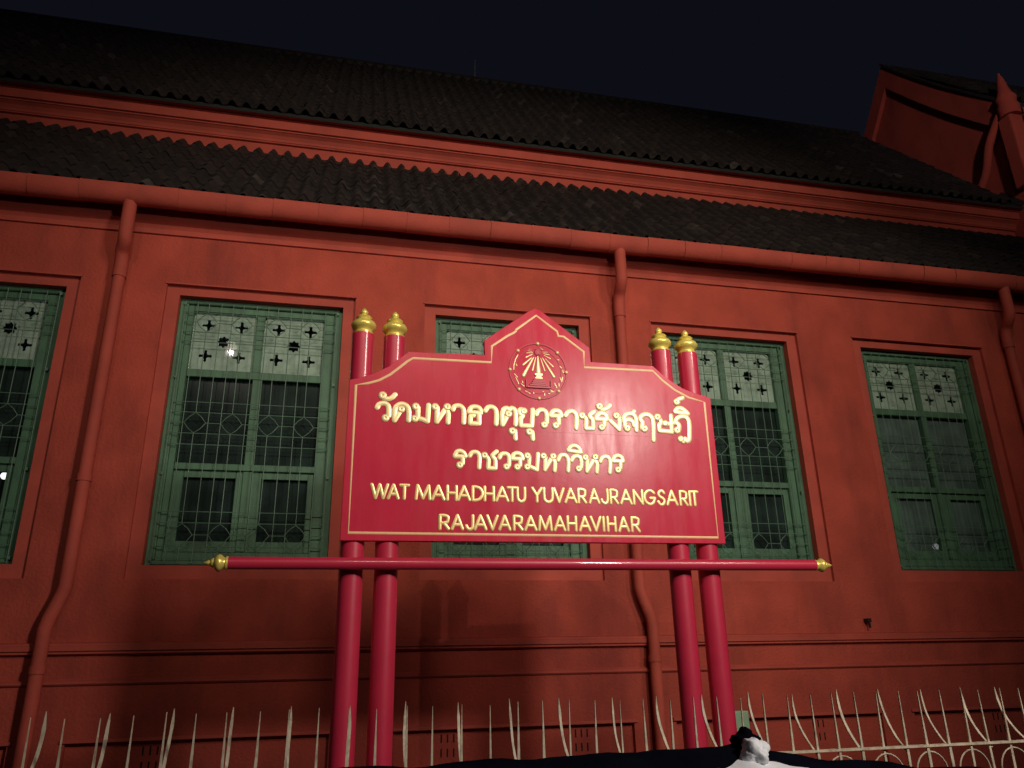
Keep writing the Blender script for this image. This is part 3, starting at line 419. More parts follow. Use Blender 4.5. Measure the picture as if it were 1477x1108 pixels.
# gutter in short lapped sections
gutter = empty('gutter', (0, 0, 0), hall)
def gutter_prof(cy, cz, a, b):
    pts = [(cy - a * 0.94, cz + 0.028), (cy - a, cz + 0.028)]
    for k in range(0, 13):
        t = math.pi + math.pi * k / 12
        pts.append((cy + a * math.cos(t), cz + b * math.sin(t)))
    pts.append((cy + a, cz + .03))
    return pts
prof = gutter_prof(6.765, 5.785, 0.100, 0.135)
sec = MB(); sec.sweep_x(prof, 0.0, 0.423)
sec.sweep_x([(y, z) if i > 1 else (y, z) for i, (y, z) in enumerate(gutter_prof(6.765, 5.785, 0.104, 0.139))], 0.0, 0.022)
s0 = sec.build('gutter_section', M['trim'], gutter, smooth=True, recalc=False)
x = HX0; first = True
while x < HX1 - 1:
    if first: o = s0; first = False
    else: o = s0.copy(); col.objects.link(o)
    o.location = (x, random.uniform(-.004, .004), random.uniform(-.004, .004))
    x += 0.425
# downpipes
for (px, sx, low) in ((-2.085, .035, -0.09), (2.765, -.01, 0.095), (7.63, -.03, 0.095)):
    dp = empty('downpipe', (0, 0, 0), hall)
    yb = YW - 0.085
    m = MB()
    m.tube(catmull([(px + sx, 6.765, 5.70), (px + sx, 6.765, 5.60), (px + sx, 6.765, 5.40), (px + sx, 6.775, 5.33), (px + sx * .8, 6.81, 5.28), (px, 6.88, 5.22), (px, yb, 5.13), (px, yb, 4.98)], 4), 0.060, 14)
    m.build('swan_neck', M['trim'], dp, smooth=True)
    m = MB()
    m.tube([(px, yb, 5.12), (px, yb, 2.22), (px + low * .15, yb, 2.16), (px + low * .85, yb - .01, 1.97), (px + low, yb - .015, 1.90), (px + low, yb - .015, 0.1)], 0.053, 14)
    m.build('pipe', M['trim'], dp, smooth=True)
    for zz in (5.0, 3.1, 1.6):
        xx = px + (low if zz < 2 else 0)
        m = MB(); m.tube([(xx, yb - (.015 if zz < 2 else 0), zz - .03), (xx, yb - (.015 if zz < 2 else 0), zz + .03)], 0.061, 14); m.build('collar', M['trim'], dp, smooth=True)

# ---- roofs
def tile_mesh_geo(x, y, z, dy, dz, pitch, jit=0.0):
    """one barrel tile with its pan; (x,y,z) lower centre, (dy,dz) unit up-slope"""
    L = 0.30
    prof = [(-0.5, 0.0), (-0.46, 0.004), (-0.30, 0.012), (-0.22, 0.040), (-0.10, 0.066), (0.0, 0.073), (0.10, 0.066), (0.22, 0.040), (0.30, 0.012), (0.46, 0.004), (0.5, 0.0)]
    ny, nz = -dz, dy
    vs, fs = [], []
    for t, lift in ((0.0, 0.016 + jit), (L, 0.0)):
        for u, h in prof:
            hh = h + lift
            vs.append((x + u * pitch, y + dy * t + ny * hh, z + dz * t + nz * hh))
    for u, h in prof:                                  # the thick lower edge
        hh = h + 0.004 + jit
        vs.append((x + u * pitch, y + ny * hh, z + nz * hh))
    n = len(prof)
    for i in range(n - 1): fs.append((i, i + 1, i + 1 + n, i + n)); fs.append((i + 1, i, i + 2 * n, i + 1 + 2 * n))
    return vs, fs
def roof(name, x0, x1, ey, ez, ty, tz, pitch, parts, stuff_name, parent, step=0.245):
    """tiles in rows from the eave (ey, ez) up to (ty, tz)"""
    L = math.hypot(ty - ey, tz - ez); dy, dz = (ty - ey) / L, (tz - ez) / L
    m = MB(); m.sweep_x([(ey + .02, ez - .03), (ey, ez - 0.005), (ty, tz - 0.005), (ty + 0.05, tz - .1)], x0, x1)
    deck = m.build(name, M['dark'], parent, recalc=False)
    cells = []
    nr = int(L / step); nc = int((x1 - x0) / pitch)
    for r in range(nr + 1):
        for c in range(nc):
            t = r * step
            if t > L - 0.12: continue
            cells.append((x0 + (c + 0.5) * pitch, ey + dy * t, ez + dz * t))
    if parts:
        cells.sort(key=lambda p: (p[0] - 1.5) ** 2 * 0.35 + p[1] ** 2 + (p[2] - 1.6) ** 2)
        vs, fs = tile_mesh_geo(0, 0, 0, dy, dz, pitch)
        t0 = MB().add(vs, fs).build('roof_tile', M['tile'], deck, smooth=True, recalc=False)
        for k, p in enumerate(cells[:parts]):
            o = t0 if k == 0 else t0.copy()
            if k: col.objects.link(o)
            o.location = (p[0] + random.uniform(-.006, .006), p[1], p[2])
            o.rotation_euler = (random.uniform(-.025, .015), 0, random.uniform(-.02, .02))
    m = MB()
    for p in cells[parts:]:
        vs, fs = tile_mesh_geo(p[0] + random.uniform(-.006, .006), p[1], p[2], dy, dz, pitch, random.uniform(-0.003, 0.007))
        m.add(vs, fs)
    o = m.build(stuff_name, M['tile'], deck, smooth=True, recalc=False); tag(o, kind='stuff')
    return deck
lower = roof('lower_roof', HX0, HX1, 6.77, 5.815, 8.76, 7.80, 0.18, 298, 'roof_tiles', hall)
# clerestory band with cornice between the two roofs
course('clerestory_wall', [(8.80, 7.4), (8.80, 7.965), (8.765, 7.97), (8.765, 7.985), (8.755, 7.99), (8.750, 8.02), (8.725, 8.06), (8.690, 8.085), (8.675, 8.09), (8.675, 8.105), (8.645, 8.11), (8.645, 8.23),
                           (8.62, 8.235), (8.62, 8.25), (8.56, 8.255)], mat='trim', x1=14)
upper = roof('upper_roof', HX0, 10.3, 8.53, 8.27, 11.6, 11.93, 0.18, 0, 'upper_roof_tiles', hall)
m = MB(); m.tube([(HX0, 11.62, 11.96), (10.3, 11.62, 11.96)], 0.09, 10); m.build('ridge_cap', M['tile'], hall, smooth=True)
m = MB(); m.quad((HX0, 11.64, 11.9), (10.3, 11.64, 11.9), (10.3, 14.5, 8.5), (HX0, 14.5, 8.5)); m.build('rear_roof', M['tile'], hall)
# the roof goes on below the neighbouring gable
roof('upper_roof', 10.3, 13.9, 8.53, 8.27, 8.9, 8.71, 0.18, 0, 'upper_roof_tiles', hall)
m = MB(); m.tube([(2.06, 11.6, 11.9), (2.06, 11.6, 12.45)], 0.008, 6); m.build('lightning_rod', M['metal'], hall)

m = MB(); m.box(5.13, 5.17, 6.93, 7.005, 1.895, 1.93); m.box(5.142, 5.158, 6.935, 6.95, 1.84, 1.90); m.build('wall_hook', M['slot'], hall)
# inside of the hall
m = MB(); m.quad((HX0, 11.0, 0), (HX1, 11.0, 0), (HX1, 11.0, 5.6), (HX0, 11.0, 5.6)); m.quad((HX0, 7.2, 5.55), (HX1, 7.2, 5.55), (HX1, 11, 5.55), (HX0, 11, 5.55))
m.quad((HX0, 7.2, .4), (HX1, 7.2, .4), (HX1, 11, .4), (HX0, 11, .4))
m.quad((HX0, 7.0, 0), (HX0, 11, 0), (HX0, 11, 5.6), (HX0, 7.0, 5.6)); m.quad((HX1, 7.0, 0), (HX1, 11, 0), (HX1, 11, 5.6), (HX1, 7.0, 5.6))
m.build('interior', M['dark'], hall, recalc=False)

# ---- windows
def plus_hole(cx, cz, a=0.062, w=0.013):
    pts = []
    for k in range(4):
        t = k * math.pi / 2
        for (rr, off) in ((w * 1.3, -w * 1.3), (a * 0.55, -w * 0.9), (a * .85, -w * 1.15), (a, 0), (a * .85, w * 1.15), (a * 0.55, w * 0.9)):
            x_, z_ = rr, off
            pts.append((cx + x_ * math.cos(t) - z_ * math.sin(t), cz + x_ * math.sin(t) + z_ * math.cos(t)))
    return pts
def flower_hole(cx, cz, r=0.062):
    return [(cx + r * (0.87 + 0.13 * math.cos(8 * a)) * math.cos(a), cz + r * (0.87 + 0.13 * math.cos(8 * a)) * math.sin(a)) for a in [2 * math.pi * k / 36 for k in range(36)]]
def rounded_rect(x0, x1, z0, z1, r=0.05):
    pts = [(x0, z0), (x1, z0)]
    for k in range(5): a = math.pi / 2 * k / 4; pts.append((x1 - r + r * math.cos(a), z1 - r + r * math.sin(a)))
    for k in range(5): a = math.pi / 2 + math.pi / 2 * k / 4; pts.append((x0 + r + r * math.cos(a), z1 - r + r * math.sin(a)))
    return pts
def make_window(glass):
    """origin at the lower left corner of the opening (x), z in metres above ground"""
    m = MB()
    y0, y1 = YW + 0.11, YW + 0.20
    m.box(0.002, 0.075, y0, y1, WZ0 + .002, WZ1 - .002); m.box(WW - .075, WW - 0.002, y0, y1, WZ0 + .002, WZ1 - .002)
    m.box(0.075, WW - .075, y0, y1, WZ1 - 0.05, WZ1 - .002); m.box(0.075, WW - .075, y0, y1, WZ0 + .002, WZ0 + 0.05)
    win = m.build('window', M['green'], hall, bevel=0.004)
    m = MB(); y0 += .02
    m.box(0.075, 0.128, y0, y1, WZ0 + .05, WZ1 - .05); m.box(WW - .165, WW - .075, y0, y1, WZ0 + .05, WZ1 - .05)
    m.box(0.128, WW - .165, y0, y1, 4.785, WZ1 - .05)
    m.box(0.128, WW - .165, y0, y1, WZ0 + .05, WZ0 + .12)
    m.build('inner_frame', M['green'], win, bevel=0.004)
    y0 = YW + 0.14
    m = MB(); m.box(0.128, WW - .165, y0, y1, 4.13, 4.205); m.build('transom', M['green'], win, bevel=0.006)
    m = MB(); m.box(0.70, 0.775, y0 + .004, y1, 4.205, 4.785); m.build('mullion', M['green'], win, bevel=0.004)
    m = MB(); m.box(0.715, 0.790, y0 + .006, y1, WZ0 + .12, 4.13); m.build('mullion', M['green'], win, bevel=0.004)
    m = MB(); m.box(0.128, WW - .165, y0 - .012, y1, 3.25, 3.31); m.build('middle_rail', M['green'], win, bevel=0.006)
    yp = YW + 0.175
    for (a, b) in ((0.128, 0.700), (0.775, WW - .165)):
        cx = (a + b) / 2; hw = 0.150
        holes = [plus_hole(cx - hw, 4.665), plus_hole(cx + hw, 4.665), plus_hole(cx - hw, 4.352), plus_hole(cx + hw, 4.352), flower_hole(cx, 4.505)]
        plate_with_holes('fretwork_panel', rounded_rect(a - .003, b + .003, 4.20, 4.788, .06), holes, yp, 0.012, M['fret'], win)
        # incised guide lines of the pattern, as thin raised beads
        m = MB()
        for rx in (-0.07, 0.07): m.box(cx + rx - .002, cx + rx + .002, yp - .003, yp + .001, 4.24, 4.40)
        m.box(cx - .07, cx + .07, yp - .003, yp + .001, 4.262, 4.266)
        m.build('fretwork_bead', M['fret'], win)
    for (a, b) in ((0.128, 0.715), (0.790, WW - .165)):
        m = MB(); yq = YW + 0.158                                   # lower casement leaf with its own rim
        m.box(a, a + .085, yq, y1, WZ0 + .12, 3.25); m.box(b - .06, b, yq, y1, WZ0 + .12, 3.25)
        m.box(a + .085, b - .06, yq, y1, 3.185, 3.25); m.box(a + .085, b - .06, yq, y1, WZ0 + .12, WZ0 + .22)
        m.build('casement', M['green'], win, bevel=0.004)
        m = MB(); m.box(a + .003, b - .003, y1 + .002, y1 + .008, 3.3, 4.14); m.build('glass_pane', glass, win)
        m = MB(); m.box(a + .003, b - .003, y1 + .002, y1 + .008, WZ0 + .1, 3.26); m.build('glass_pane', glass, win)
    m = MB(); m.box(.129, .699, YW + .168, YW + .171, 4.206, 4.784); m.build('glass_pane', M['clear_glass'], win)
    m = MB(); m.box(.776, WW - .166, YW + .168, YW + .171, 4.206, 4.784); m.build('glass_pane', M['clear_glass'], win)
    # iron grille in front
    m = MB(); yg = YW + 0.085; rb = 0.0042
    rows = {4: (4.86, 4.753, 4.654, 4.554, 4.457), 3: (3.865, 3.767, 3.669, 3.570, 3.468), 2: (2.867, 2.77, 2.667, 2.566, 2.470)}
    dx = [0.264, 0.577, 0.896, 1.209]; dr = 0.092
    for rw in rows.values():
        for k, zz in enumerate(rw):
            if k != 2: m.tube([(0.05, yg, zz), (WW - .055, yg, zz)], rb, 5)
            else:
                ed = [0.05] + sum([[c - dr, c + dr] for c in dx], []) + [WW - .055]
                for i in range(0, len(ed), 2): m.tube([(ed[i], yg, zz), (ed[i + 1], yg, zz)], rb, 5)
        for c in dx:                                               # faceted ring
            pts = [(c + dr * (1.0 if k % 2 == 0 else 0.80) * math.cos(k * math.pi / 4), yg, rw[2] + dr * 1.04 * (1.0 if k % 2 == 0 else 0.80) * math.sin(k * math.pi / 4)) for k in range(8)]
            m.tube(pts, rb, 5, closed=True)
    nv = 14
    for i in range(nv):
        xx = 0.056 + i * (WW - 0.115) / (nv - 1)
        near = min(dx, key=lambda c: abs(c - xx))
        if abs(near - xx) < 0.03:
            xx = near
            segs = [(2.43, rows[2][2] - dr), (rows[2][2] + dr, rows[3][2] - dr), (rows[3][2] + dr, rows[4][2] - dr), (rows[4][2] + dr, 4.86)]
        else: segs = [(2.43, 4.86)]
        for a, b in segs: m.tube([(xx, yg - .006, a), (xx, yg - .006, b)], rb, 5)
    m.tube([(.05, yg, 2.43), (WW - .055, yg, 2.43)], rb, 5)
    for xx, zz in ((0.05, 4.84), (WW - .05, 4.84), (0.05, 4.1), (WW - .05, 4.1), (0.05, 3.2), (WW - .05, 3.2), (.05, 2.46), (WW - .05, 2.46)):
        m.box(xx - .010, xx + .010, yg - .004, YW + .112, zz - .012, zz + .012)
    m.build('grille', M['grille'], win, smooth=True)
    return win
w0 = make_window(M['glass'])
w0.location.x = WL[0]
for i in (1, 2, 3):
    w = copy_tree(w0, hall); w.location.x = WL[i]
w = make_window(M['murky_glass']); w.location.x = WL[4]
tag(w, 'window with murky green panes')

# lit bulbs behind the panes, the first standing in for a reflection
for (bx, by, bz, br, lab) in ((-1.152, 7.45, 4.502, .045, 'added bulb behind the fretwork left of the sign, standing in for a pane reflection'), (-2.925, 7.55, 3.235, .032, 'lit lamp behind the left edge window, lowest pane'), (6.575, 7.50, 2.722, .034, 'small white bulb low behind the far right window')):
    pl = empty('hanging_lamp', (bx, by, bz)); tag(pl, lab, 'lamp', 'lamps inside the hall')
    m = MB(); m.tube([(0, 0, br), (0, 0, 5.5 - bz)], 0.004, 5); m.build('cord', M['dark'], pl)
    m = MB(); m.lathe([(br * math.cos(R(t)) + 1e-4, br * math.sin(R(t))) for t in range(-85, 86, 17)], (0, 0, 0), seg=14); m.build('bulb', M['bulb'], pl, smooth=True)

# ------------------------------------------------------------------ the taller gabled hall on the right
gh = empty('gabled_hall', (0, 0, 0)); tag(gh, 'taller dim red gabled hall with finial rising beyond the right end of the roof', 'building')
XG = 10.3
RY, RZ = 10.6, 12.92         # gable peak
FY, FZ = 8.30, 10.12         # foot of the near rake
BY, BZ = 13.0, 10.0
m = MB(); m.add([(XG + .10, FY + .12, 7.5), (XG + .10, FY + .12, FZ), (XG + .10, RY, RZ - .12), (XG + .10, BY, BZ), (XG + .10, BY, 7.5)], [(0, 1, 2, 3, 4)])
m.quad((XG + .10, FY + .12, 7.5), (XG + 6, FY + .12, 7.5), (XG + 6, FY + .12, FZ), (XG + .10, FY + .12, FZ))
gw = m.build('gable_wall', M['dark_wall'], gh)
def rake(name, a, b, w, sag, x0, x1, mat):
    """a board following the roof edge, w deep, sagging slightly"""
    n = 10; top = []; bot = []
    for k in range(n + 1):
        t = k / n; s = -sag * math.sin(math.pi * t)
        y = a[0] + (b[0] - a[0]) * t; z = a[1] + (b[1] - a[1]) * t + s
        top.append((y, z)); bot.append((y, z - w))
    m = MB(); vs = []; fs = []
    for xx in (x0, x1):
        vs += [(xx, y, z) for y, z in top] + [(xx, y, z) for y, z in bot]
    N = n + 1
    for k in range(n):
        fs += [(k, k + 1, N + k + 1, N + k), (2 * N + k + 1, 2 * N + k, 3 * N + k, 3 * N + k + 1), (k + 1, k, 2 * N + k, 2 * N + k + 1), (N + k, N + k + 1, 3 * N + k + 1, 3 * N + k)]
    fs += [(0, N, 3 * N, 2 * N), (n, 2 * N + n, 3 * N + n, N + n)]
    m.add(vs, fs); return m.build(name, mat, gh)
rake('bargeboard', (FY, FZ), (RY, RZ), 0.58, 0.10, XG + .01, XG + .095, M['dark_wall'])
rake('bargeboard', (RY + .002, RZ), (BY, BZ), 0.50, 0.06, XG + .01, XG + .095, M['dark_wall'])
rake('tile_verge', (FY - .02, FZ + .05), (RY, RZ + .04), 0.05, 0.10, XG - .03, XG + .5, M['tile'])
roof('gable_roof', XG + .1, XG + 5, FY - .1, FZ - .05, RY, RZ - .05, 0.18, 0, 'gable_roof_tiles', gh, step=.3)
m = MB(); m.sweep_x([(FY + .12, FZ - .95), (FY + .08, FZ - .93), (FY + .08, FZ - .80), (FY + .03, FZ - .72), (FY - .02, FZ - .64), (FY - .02, FZ - .48), (FY - .08, FZ - .46), (FY - .08, FZ - .12), (FY + .1, FZ - .10)], XG + .26, XG + 6)
m.build('cornice', M['trim'], gh, recalc=False)
m = MB(); m.box(XG - .06, XG + .20, FY - .10, FY + .16, FZ - 1.6, FZ - .25); m.build('corner_pier', M['dark_wall'], gh, bevel=.03)
m = MB(); m.lathe([(0.16, -.3), (0.17, -.12), (0.14, -.07), (0.15, 0.0), (0.165, .04), (0.12, .13), (0.09, .22), (0.075, .34), (0.045, .48), (0.015, .58)], (XG + .04, FY - .02, FZ - .02), seg=20)
m.build('finial', M['dark_wall'], gh, smooth=True)
# curved brace sweeping down behind the finial
m = MB(); m.tube(catmull([(XG - .03, FY + .1, FZ - .2), (XG - .03, FY + .42, FZ - .55), (XG - .03, FY + .62, FZ - 1.0), (XG - .03, FY + 1.0, FZ - 1.35)], 4), .07, 8); m.build('brace', M['dark_wall'], gh, smooth=True)

# ------------------------------------------------------------------ the sign
sign = empty('temple_sign', (1.18, 4.48, 0.0)); SO = Vector((1.18, 4.48, 0.0))
tag(sign, 'red temple name board with gold Thai and English lettering on four crimson posts', 'sign')
def local(o): o.location = -SO; return o
for (px, pt) in ((0.088, 3.520), (0.281, 3.512), (2.064, 3.545), (2.256, 3.540)):
    m = MB(); m.tube([(px, 4.48, 0.0), (px, 4.48, pt)], 0.067, 28)
    post = local(m.build('post', M['post'], sign, smooth=True))
    m = MB()
    m.lathe([(0.060, 0.0), (0.062, 0.012), (0.052, 0.020), (0.054, 0.030), (0.066, 0.038), (0.076, 0.052), (0.078, 0.066), (0.070, 0.082), (0.052, 0.094), (0.040, 0.100), (0.046, 0.108), (0.050, 0.116), (0.040, 0.126),
             (0.024, 0.133), (0.019, 0.140), (0.024, 0.150), (0.023, 0.160), (0.014, 0.172), (0.003, 0.184)], (px, 4.48, pt), seg=28)
    m.build('finial', M['gold'], post, smooth=True)
# board
n = len(OUTLINE)
m = MB(); ya, yb = 4.40, 4.412 + .03
vs = [(x, ya, z) for x, z in OUTLINE] + [(x, yb, z) for x, z in OUTLINE]
m.add(vs, [tuple(range(n)), tuple(range(n, 2 * n))[::-1]] + [(i, i + n, (i + 1) % n + n, (i + 1) % n) for i in range(n)])
board = local(m.build('board', M['board'], sign, bevel=0.003))
m = MB(); P = [Vector((x, 4.400, z)) for x, z in BORDER]
m.tube([tuple(p) for p in P], 0.0078, 8, sy=0.35, closed=True)
m.build('gold_border', M['line'], board)
for zj in (2.925,):
    m = MB(); m.box(.024, 2.345, 4.3992, 4.402, zj - .0008, zj + .0008); m.build('panel_joint', M['relief'], board)
# Thai lettering: rounded raised strokes
def sm(pts):
    P3 = [(x, 4.397, z) for x, z in pts]
    return catmull(P3, 4) if len(P3) > 2 else P3
for gi, strokes in enumerate(THAI):
    m = MB(); th = 0.0155 if gi < N1 else 0.0138
    for s in strokes:
        if s[0] == 1:
            pts = [(x, 4.397, z) for x, z in s[1:]]
            m.tube(pts[:-1], 0.0130 if gi < N1 else 0.0118, 8, sy=0.34, closed=True)
        else:
            m.tube(sm(s[1:]), th, 8, sy=0.17, caps=1)
    m.build('letter', M['gold_leaf'], board, smooth=True)
LT = {
 'A': [[(0, 0), (.5, 1)], [(.5, 1), (1, 0)], [(.18, .32), (.82, .32)]],
 'W': [[(0, 1), (.26, 0)], [(.26, 0), (.5, 1)], [(.5, 1), (.74, 0)], [(.74, 0), (1, 1)]],
 'T': [[(0, 1), (1, 1)], [(.5, 1), (.5, 0)]],
 'M': [[(0, 0), (.1, 1)], [(.1, 1), (.5, .05)], [(.5, .05), (.9, 1)], [(.9, 1), (1, 0)]],
 'H': [[(0, 0), (0, 1)], [(1, 0), (1, 1)], [(0, .5), (1, .5)]],
 'D': [[(0, 0), (0, 1)], ['c', (0, 1), (.3, 1), (.75, .88), (1, .5), (.75, .12), (.3, 0), (0, 0)]],
 'U': [['c', (0, 1), (0, .5), (.08, .12), (.5, -.02), (.92, .12), (1, .5), (1, 1)]],
 'Y': [[(0, 1), (.5, .45)], [(1, 1), (.5, .45)], [(.5, .45), (.5, 0)]],
 'V': [[(0, 1), (.5, 0)], [(.5, 0), (1, 1)]],
 'R': [[(0, 0), (0, 1)], ['c', (0, 1), (.5, 1), (.92, .9), (.95, .72), (.85, .5), (.5, .44), (0, .44)], [(.45, .44), (1, 0)]],
 'J': [['c', (1, 1), (1, .4), (.9, .08), (.5, -.02), (.1, .1), (0, .25)]],
 'N': [[(0, 0), (0, 1)], [(0, 1), (1, 0)], [(1, 0), (1, 1)]],
 'G': [['c', (.92, .82), (.7, .98), (.42, 1), (.12, .82), (0, .5), (.12, .16), (.45, -.01), (.8, .1), (.98, .44)], [(.55, .45), (.98, .45)]],
 'S': [['c', (.92, .84), (.7, 1), (.35, .98), (.12, .76), (.35, .56), (.75, .43), (.92, .22), (.65, 0), (.3, 0), (.02, .2)]],
 'I': [[(0, 0), (0, 1)]],
}
for ch, x0, x1, z0, z1 in LATIN:
    m = MB()
    for st in LT[ch]:
        cv = st[0] == 'c'; pts = st[1:] if cv else st
        P3 = [(x0 + (x1 - x0) * a, 4.398, z0 + (z1 - z0) * b) for a, b in pts]
        m.tube(catmull(P3, 3) if cv else P3, 0.0094, 8, sy=0.2, caps=1)
    m.build('letter', M['gold_latin'], board, smooth=True)
# emblem relief
ec = (1.1835, 3.3225)
m = MB()
for rad, rt in ((0.186, 0.006), (0.150, 0.0035)):
    m.tube([(ec[0] + rad * math.cos(2 * math.pi * k / 48), 4.399, ec[1] + rad * math.sin(2 * math.pi * k / 48)) for k in range(48)], rt, 6, sy=.7, closed=True)
emb = m.build('emblem', M['relief'], board, smooth=True)
for x, z in DOTS:
    m = MB(); m.lathe([(0.0125, 0), (0.0115, -.005), (0.006, -.009), (0.001, -.010)], (0, 0, 0), seg=12); k = 48; m.v[-k:] = [(x + a, 4.399 + c, z + b) for a, b, c in m.v[-k:]]; m.build('emblem_dot', M['gold_leaf'], emb, smooth=True)
for a, b, w1, w2 in RAYS:
    m = MB(); m.tube([(a[0], 4.398, a[1]), (b[0], 4.398, b[1])], 0.01, 8, sy=.4, caps=1, radii=[w1 * .5, w2 * .5]); m.build('emblem_ray', M['gold_leaf'], emb, smooth=True)
for s in MARKS:
    m = MB(); m.tube([(x, 4.398, z) for x, z in s], 0.0034, 6, sy=.5, caps=1); m.build('emblem_script', M['gold_leaf'], emb, smooth=True)
m = MB()
for x0, x1, z0, z1 in ((1.152, 1.214, 3.256, 3.268), (1.144, 1.222, 3.244, 3.256), (1.136, 1.230, 3.232, 3.243), (1.124, 1.242, 3.220, 3.231), (1.108, 1.258, 3.206, 3.218), (1.100, 1.107, 3.206, 3.262), (1.259, 1.266, 3.206, 3.262)):
    m.box(x0, x1, 4.388 if x1 - x0 > .02 else 4.391, 4.401, z0, z1)
m.tube([(1.184 + .017 * math.cos(2 * math.pi * k / 16), 4.398, 3.447 + .019 * math.sin(2 * math.pi * k / 16)) for k in range(16)], .006, 6, closed=True)
m.box(1.172, 1.196, 4.392, 4.401, 3.436, 3.462)
m.build('emblem_pagoda', M['relief'], emb, bevel=.001)
m = MB()
m.box(1.160, 1.209, 4.390, 4.4005, 3.291, 3.303); m.box(1.162, 1.208, 4.390, 4.4005, 3.270, 3.277); m.box(1.168, 1.201, 4.391, 4.4005, 3.281, 3.288)
m.build('emblem_base', M['gold_leaf'], emb)
# crossbar with a gold tip at each end
m = MB(); m.tube([(-0.555, 4.375, 2.1145), (2.925, 4.375, 2.1285)], 0.0335, 20)
bar = local(m.build('crossbar', M['post'], sign, smooth=True))
tipp = [(0.034, 0.0), (0.036, 0.010), (0.029, 0.016), (0.033, 0.026), (0.044, 0.038), (0.046, 0.048), (0.038, 0.062), (0.024, 0.070), (0.026, 0.076), (0.020, 0.086), (0.013, 0.092), (0.014, 0.100), (0.002, 0.122)]
m = MB(); m.lathe([(r, -h) for r, h in tipp], (-0.553, 4.375, 2.1145), 'X', 20); m.build('gold_tip', M['gold'], bar, smooth=True)
m = MB(); m.lathe([(r * .92, h) for r, h in tipp], (2.923, 4.375, 2.1285), 'X', 20); m.build('gold_tip', M['gold'], bar, smooth=True)

# ------------------------------------------------------------------ spiked fence
fence = empty('spiked_fence', (0, 3.0, 0.0)); tag(fence, 'low iron fence with chipped cream spikes, every other one paired with a bent spike', 'fence')
def spike(x, z0, z1, bend, w):
    m = MB(); n = 9; vs = []; fs = []; lean = random.uniform(-.006, .006); wob = random.uniform(0, 6)
    for k in range(n + 1):
        t = k / n
        yy = 3.0 + bend * (1 - (1 - t) ** 2.4) if bend else 3.0 + 0.004 * math.sin(3 * t + wob)
        xx = x + lean * t + 0.0012 * math.sin(7 * t + wob)
        zz = z0 + (z1 - z0) * t
        hw = w * (1.0 if t < .82 else max(.12, (1 - t) / .18)) * (1 + .08 * math.sin(23 * t + wob))
        d = 0.0035
        vs += [(xx - hw, yy - d, zz), (xx + hw, yy - d, zz), (xx + hw, yy + d, zz), (xx - hw, yy + d, zz)]
    for k in range(n):
        for j in range(4): a = 4 * k + j; b = 4 * k + (j + 1) % 4; fs.append((a, b, b + 4, a + 4))
    fs += [(3, 2, 1, 0), (4 * n, 4 * n + 1, 4 * n + 2, 4 * n + 3)]
    m.add(vs, fs)
    fl = local_f(m.build('bent_spike' if bend else 'spike', M['fence'], fence))
    return fl
def local_f(o): o.location = (0, -3.0, 0); return o
RZ0 = 1.248
k = -8
while True:
    x = -0.933 + 0.1009 * k
    if x > 4.6: break
    top = 1.452 + random.uniform(-.007, .007)
    fat = 1.55 if k in (12, 14, 16) and False else 1.0
    spike(x, 0.35, top, 0, 0.0052 * random.uniform(.85, 1.2))
    if k % 2 == 0:
        spike(x + .004, RZ0 - .02, top + random.uniform(.0, .012), 0.125 + random.uniform(-.02, .02), 0.0045 * random.uniform(.8, 1.2))
    k += 1
m = MB(); m.box(-1.9, 4.6, 2.988, 3.012, RZ0 - .008, RZ0); local_f(m.build('top_rail', M['fence'], fence))
m = MB(); m.box(-1.9, 4.6, 2.988, 3.012, 0.36, 0.39); local_f(m.build('bottom_rail', M['fence'], fence))
for j in range(26):
    x = -1.33 + .2018 * j + .1009 * 0
    m = MB()
    pts = [(x + .1009 + .0735 * math.cos(a) * (1 if math.sin(a) > -.9 else .6), 2.998, RZ0 - .105 + .080 * math.sin(a)) for a in [R(-20 + 220 * q / 14) for q in range(15)]]
    m.tube(pts, .0030, 6); local_f(m.build('scroll', M['fence'], fence, smooth=True))
m = MB(); 
for x in (-1.9, 4.6): m.box(x - .03, x + .03, 2.97, 3.03, 0.1, 1.4)
local_f(m.build('fence_post', M['fence'], fence))

# pale green post between the fence and the sign
gp = MB(); gp.box(-.075, .075, -.03, .03, 0, 1.285)
o = gp.build('green_post', M['pale_green'], None, bevel=.006); o.location = (2.455, 4.72, 0)
tag(o, 'short pale green post beside the rightmost crimson sign post', 'post')

# ------------------------------------------------------------------ covered stall at the foot of the picture
st = empty('covered_stall', (0.9, 1.9, 0.13)); SS = Vector((0.9, 1.9, 0.13))
tag(st, 'stall wrapped in black tarpaulin, its top edge tied in a black knot', 'stall')
def ridge(x):
    if x < 1.06: base = 1.374 + (x - .15) * .012 + 0.012 * math.exp(-((x - 1.06) / .06) ** 2)
    else: base = 1.376 - (x - 1.06) * 0.135 + .045 * max(0, x - 1.35) * .9
    return base + 0.0025 * math.sin(x * 19) + .0015 * math.sin(x * 47 + 1)
m = MB(); vs = []; fs = []; NX = 90; rows_ = [(.75, .9), (.42, .25), (.30, .10), (.15, .055), (.06, .018), (0, 0), (-.06, .022), (-.14, .07), (-.22, .12), (-.26, .4), (-.28, 1.0)]
for i in range(NX + 1):
    x = -0.9 + 3.4 * i / NX
    for dy_, dz_ in rows_:
        wr = 0.012 * math.sin(x * 31 + dz_ * 9) * min(1, dz_ * 3)
        vs.append((x, 2.0 + dy_ + wr, ridge(x) - dz_ + .003 * math.sin(x * 23 + dy_ * 40)))
nr = len(rows_)
for i in range(NX):
    for j in range(nr - 1): fs.append((i * nr + j, i * nr + j + 1, (i + 1) * nr + j + 1, (i + 1) * nr + j))
m.add(vs, fs); o = m.build('tarpaulin', M['tarp'], st, smooth=True, recalc=False); o.location = -SS
m = MB()
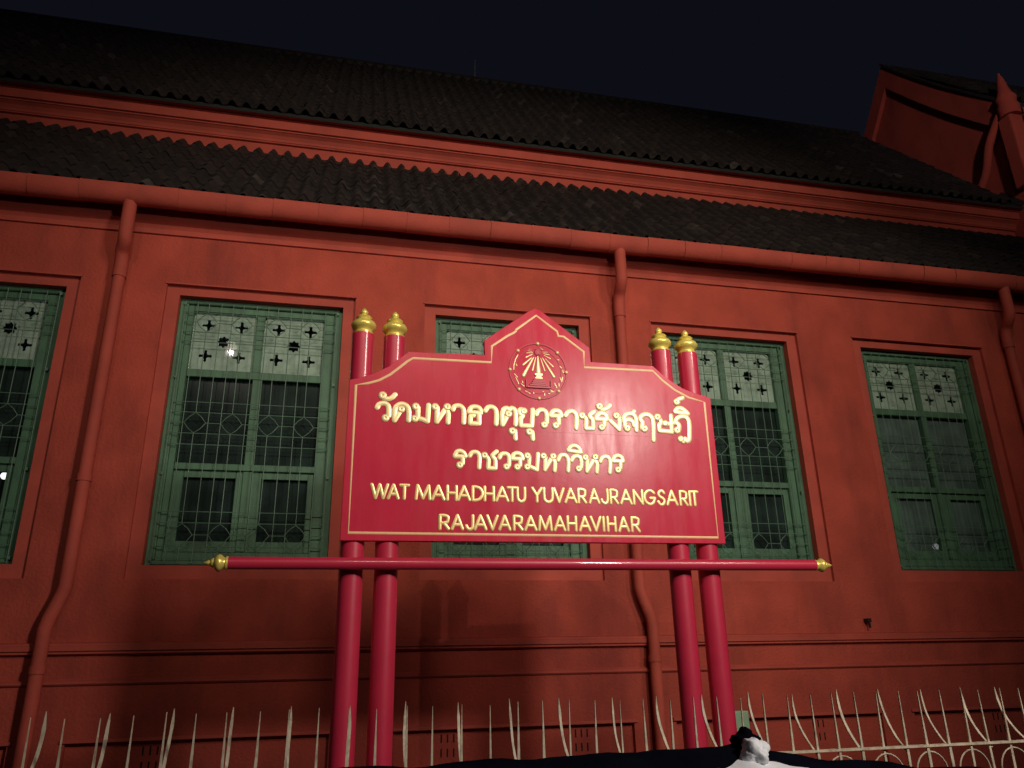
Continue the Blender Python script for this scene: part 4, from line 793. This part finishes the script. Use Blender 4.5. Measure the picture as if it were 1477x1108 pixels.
for x in (-.8, 2.4):
    for y in (1.8, 2.6): m.box(x - .02, x + .02, y - .02, y + .02, .13, 1.15)
o = m.build('stall_frame', M['metal'], st); o.location = -SS
def blob(name, c, r, mat, parent, seed, sq=(1, 1, 1), amp=.22):
    bm = bmesh.new(); bmesh.ops.create_icosphere(bm, subdivisions=4, radius=1)
    for v in bm.verts:
        d = v.co.normalized()
        k_ = 1 + amp * .6 * math.sin(5 * d.x + seed) * math.cos(4 * d.z + seed * 2) + amp * .35 * abs(math.sin(9 * math.atan2(d.y, d.x) + 3 * d.z + seed)) - amp * .3 * abs(math.sin(7 * d.z + 5 * d.x))
        v.co = Vector((d.x * sq[0], d.y * sq[1], d.z * sq[2])) * (r * k_)
    me = bpy.data.meshes.new(name); bm.to_mesh(me); bm.free(); me.materials.append(mat)
    for p in me.polygons: p.use_smooth = True
    o = bpy.data.objects.new(name, me); col.objects.link(o); o.parent = parent; o.location = Vector(c) - (SS if parent else Vector((0, 0, 0)))
    return o
blob('knot', (1.055, 1.99, 1.392), .034, M['tarp'], st, 1.3, (1.05, .9, .9), .35)
blob('knot_tail', (1.045, 1.955, 1.352), .022, M['tarp'], st, 2.7, (.8, .8, 1.6), .3)
ws = empty('white_sheet', (1.08, 1.93, 1.30)); WS = Vector((1.08, 1.93, 1.30)); tag(ws, 'white plastic sheet with a bunched tied top lying against the black tarpaulin', 'sheet')
m = MB(); vs = []; fs = []; NX = 60
wrows = [(.012, .010), (0, .0), (-.02, .006), (-.05, .018), (-.10, .06), (-.14, .14), (-.16, .4)]
for i in range(NX + 1):
    x = .75 + .75 * i / NX
    zt = 1.366 - abs(x - 1.02) * .20 + .0015 * math.sin(x * 70)
    for dy_, dz_ in wrows: vs.append((x, 1.93 + dy_ + .003 * math.sin(x * 40), zt - dz_))
nr = len(wrows)
for i in range(NX):
    for j in range(nr - 1): fs.append((i * nr + j, i * nr + j + 1, (i + 1) * nr + j + 1, (i + 1) * nr + j))
m.add(vs, fs); o = m.build('sheet', M['white_cloth'], ws, smooth=True, recalc=False); o.location = -WS
o = blob('bunched_top', (0, 0, 0), .034, M['white_cloth'], None, .4, (1, .9, 1.05), .34)
o.parent = ws; o.location = Vector((1.045, 1.925, 1.372)) - WS
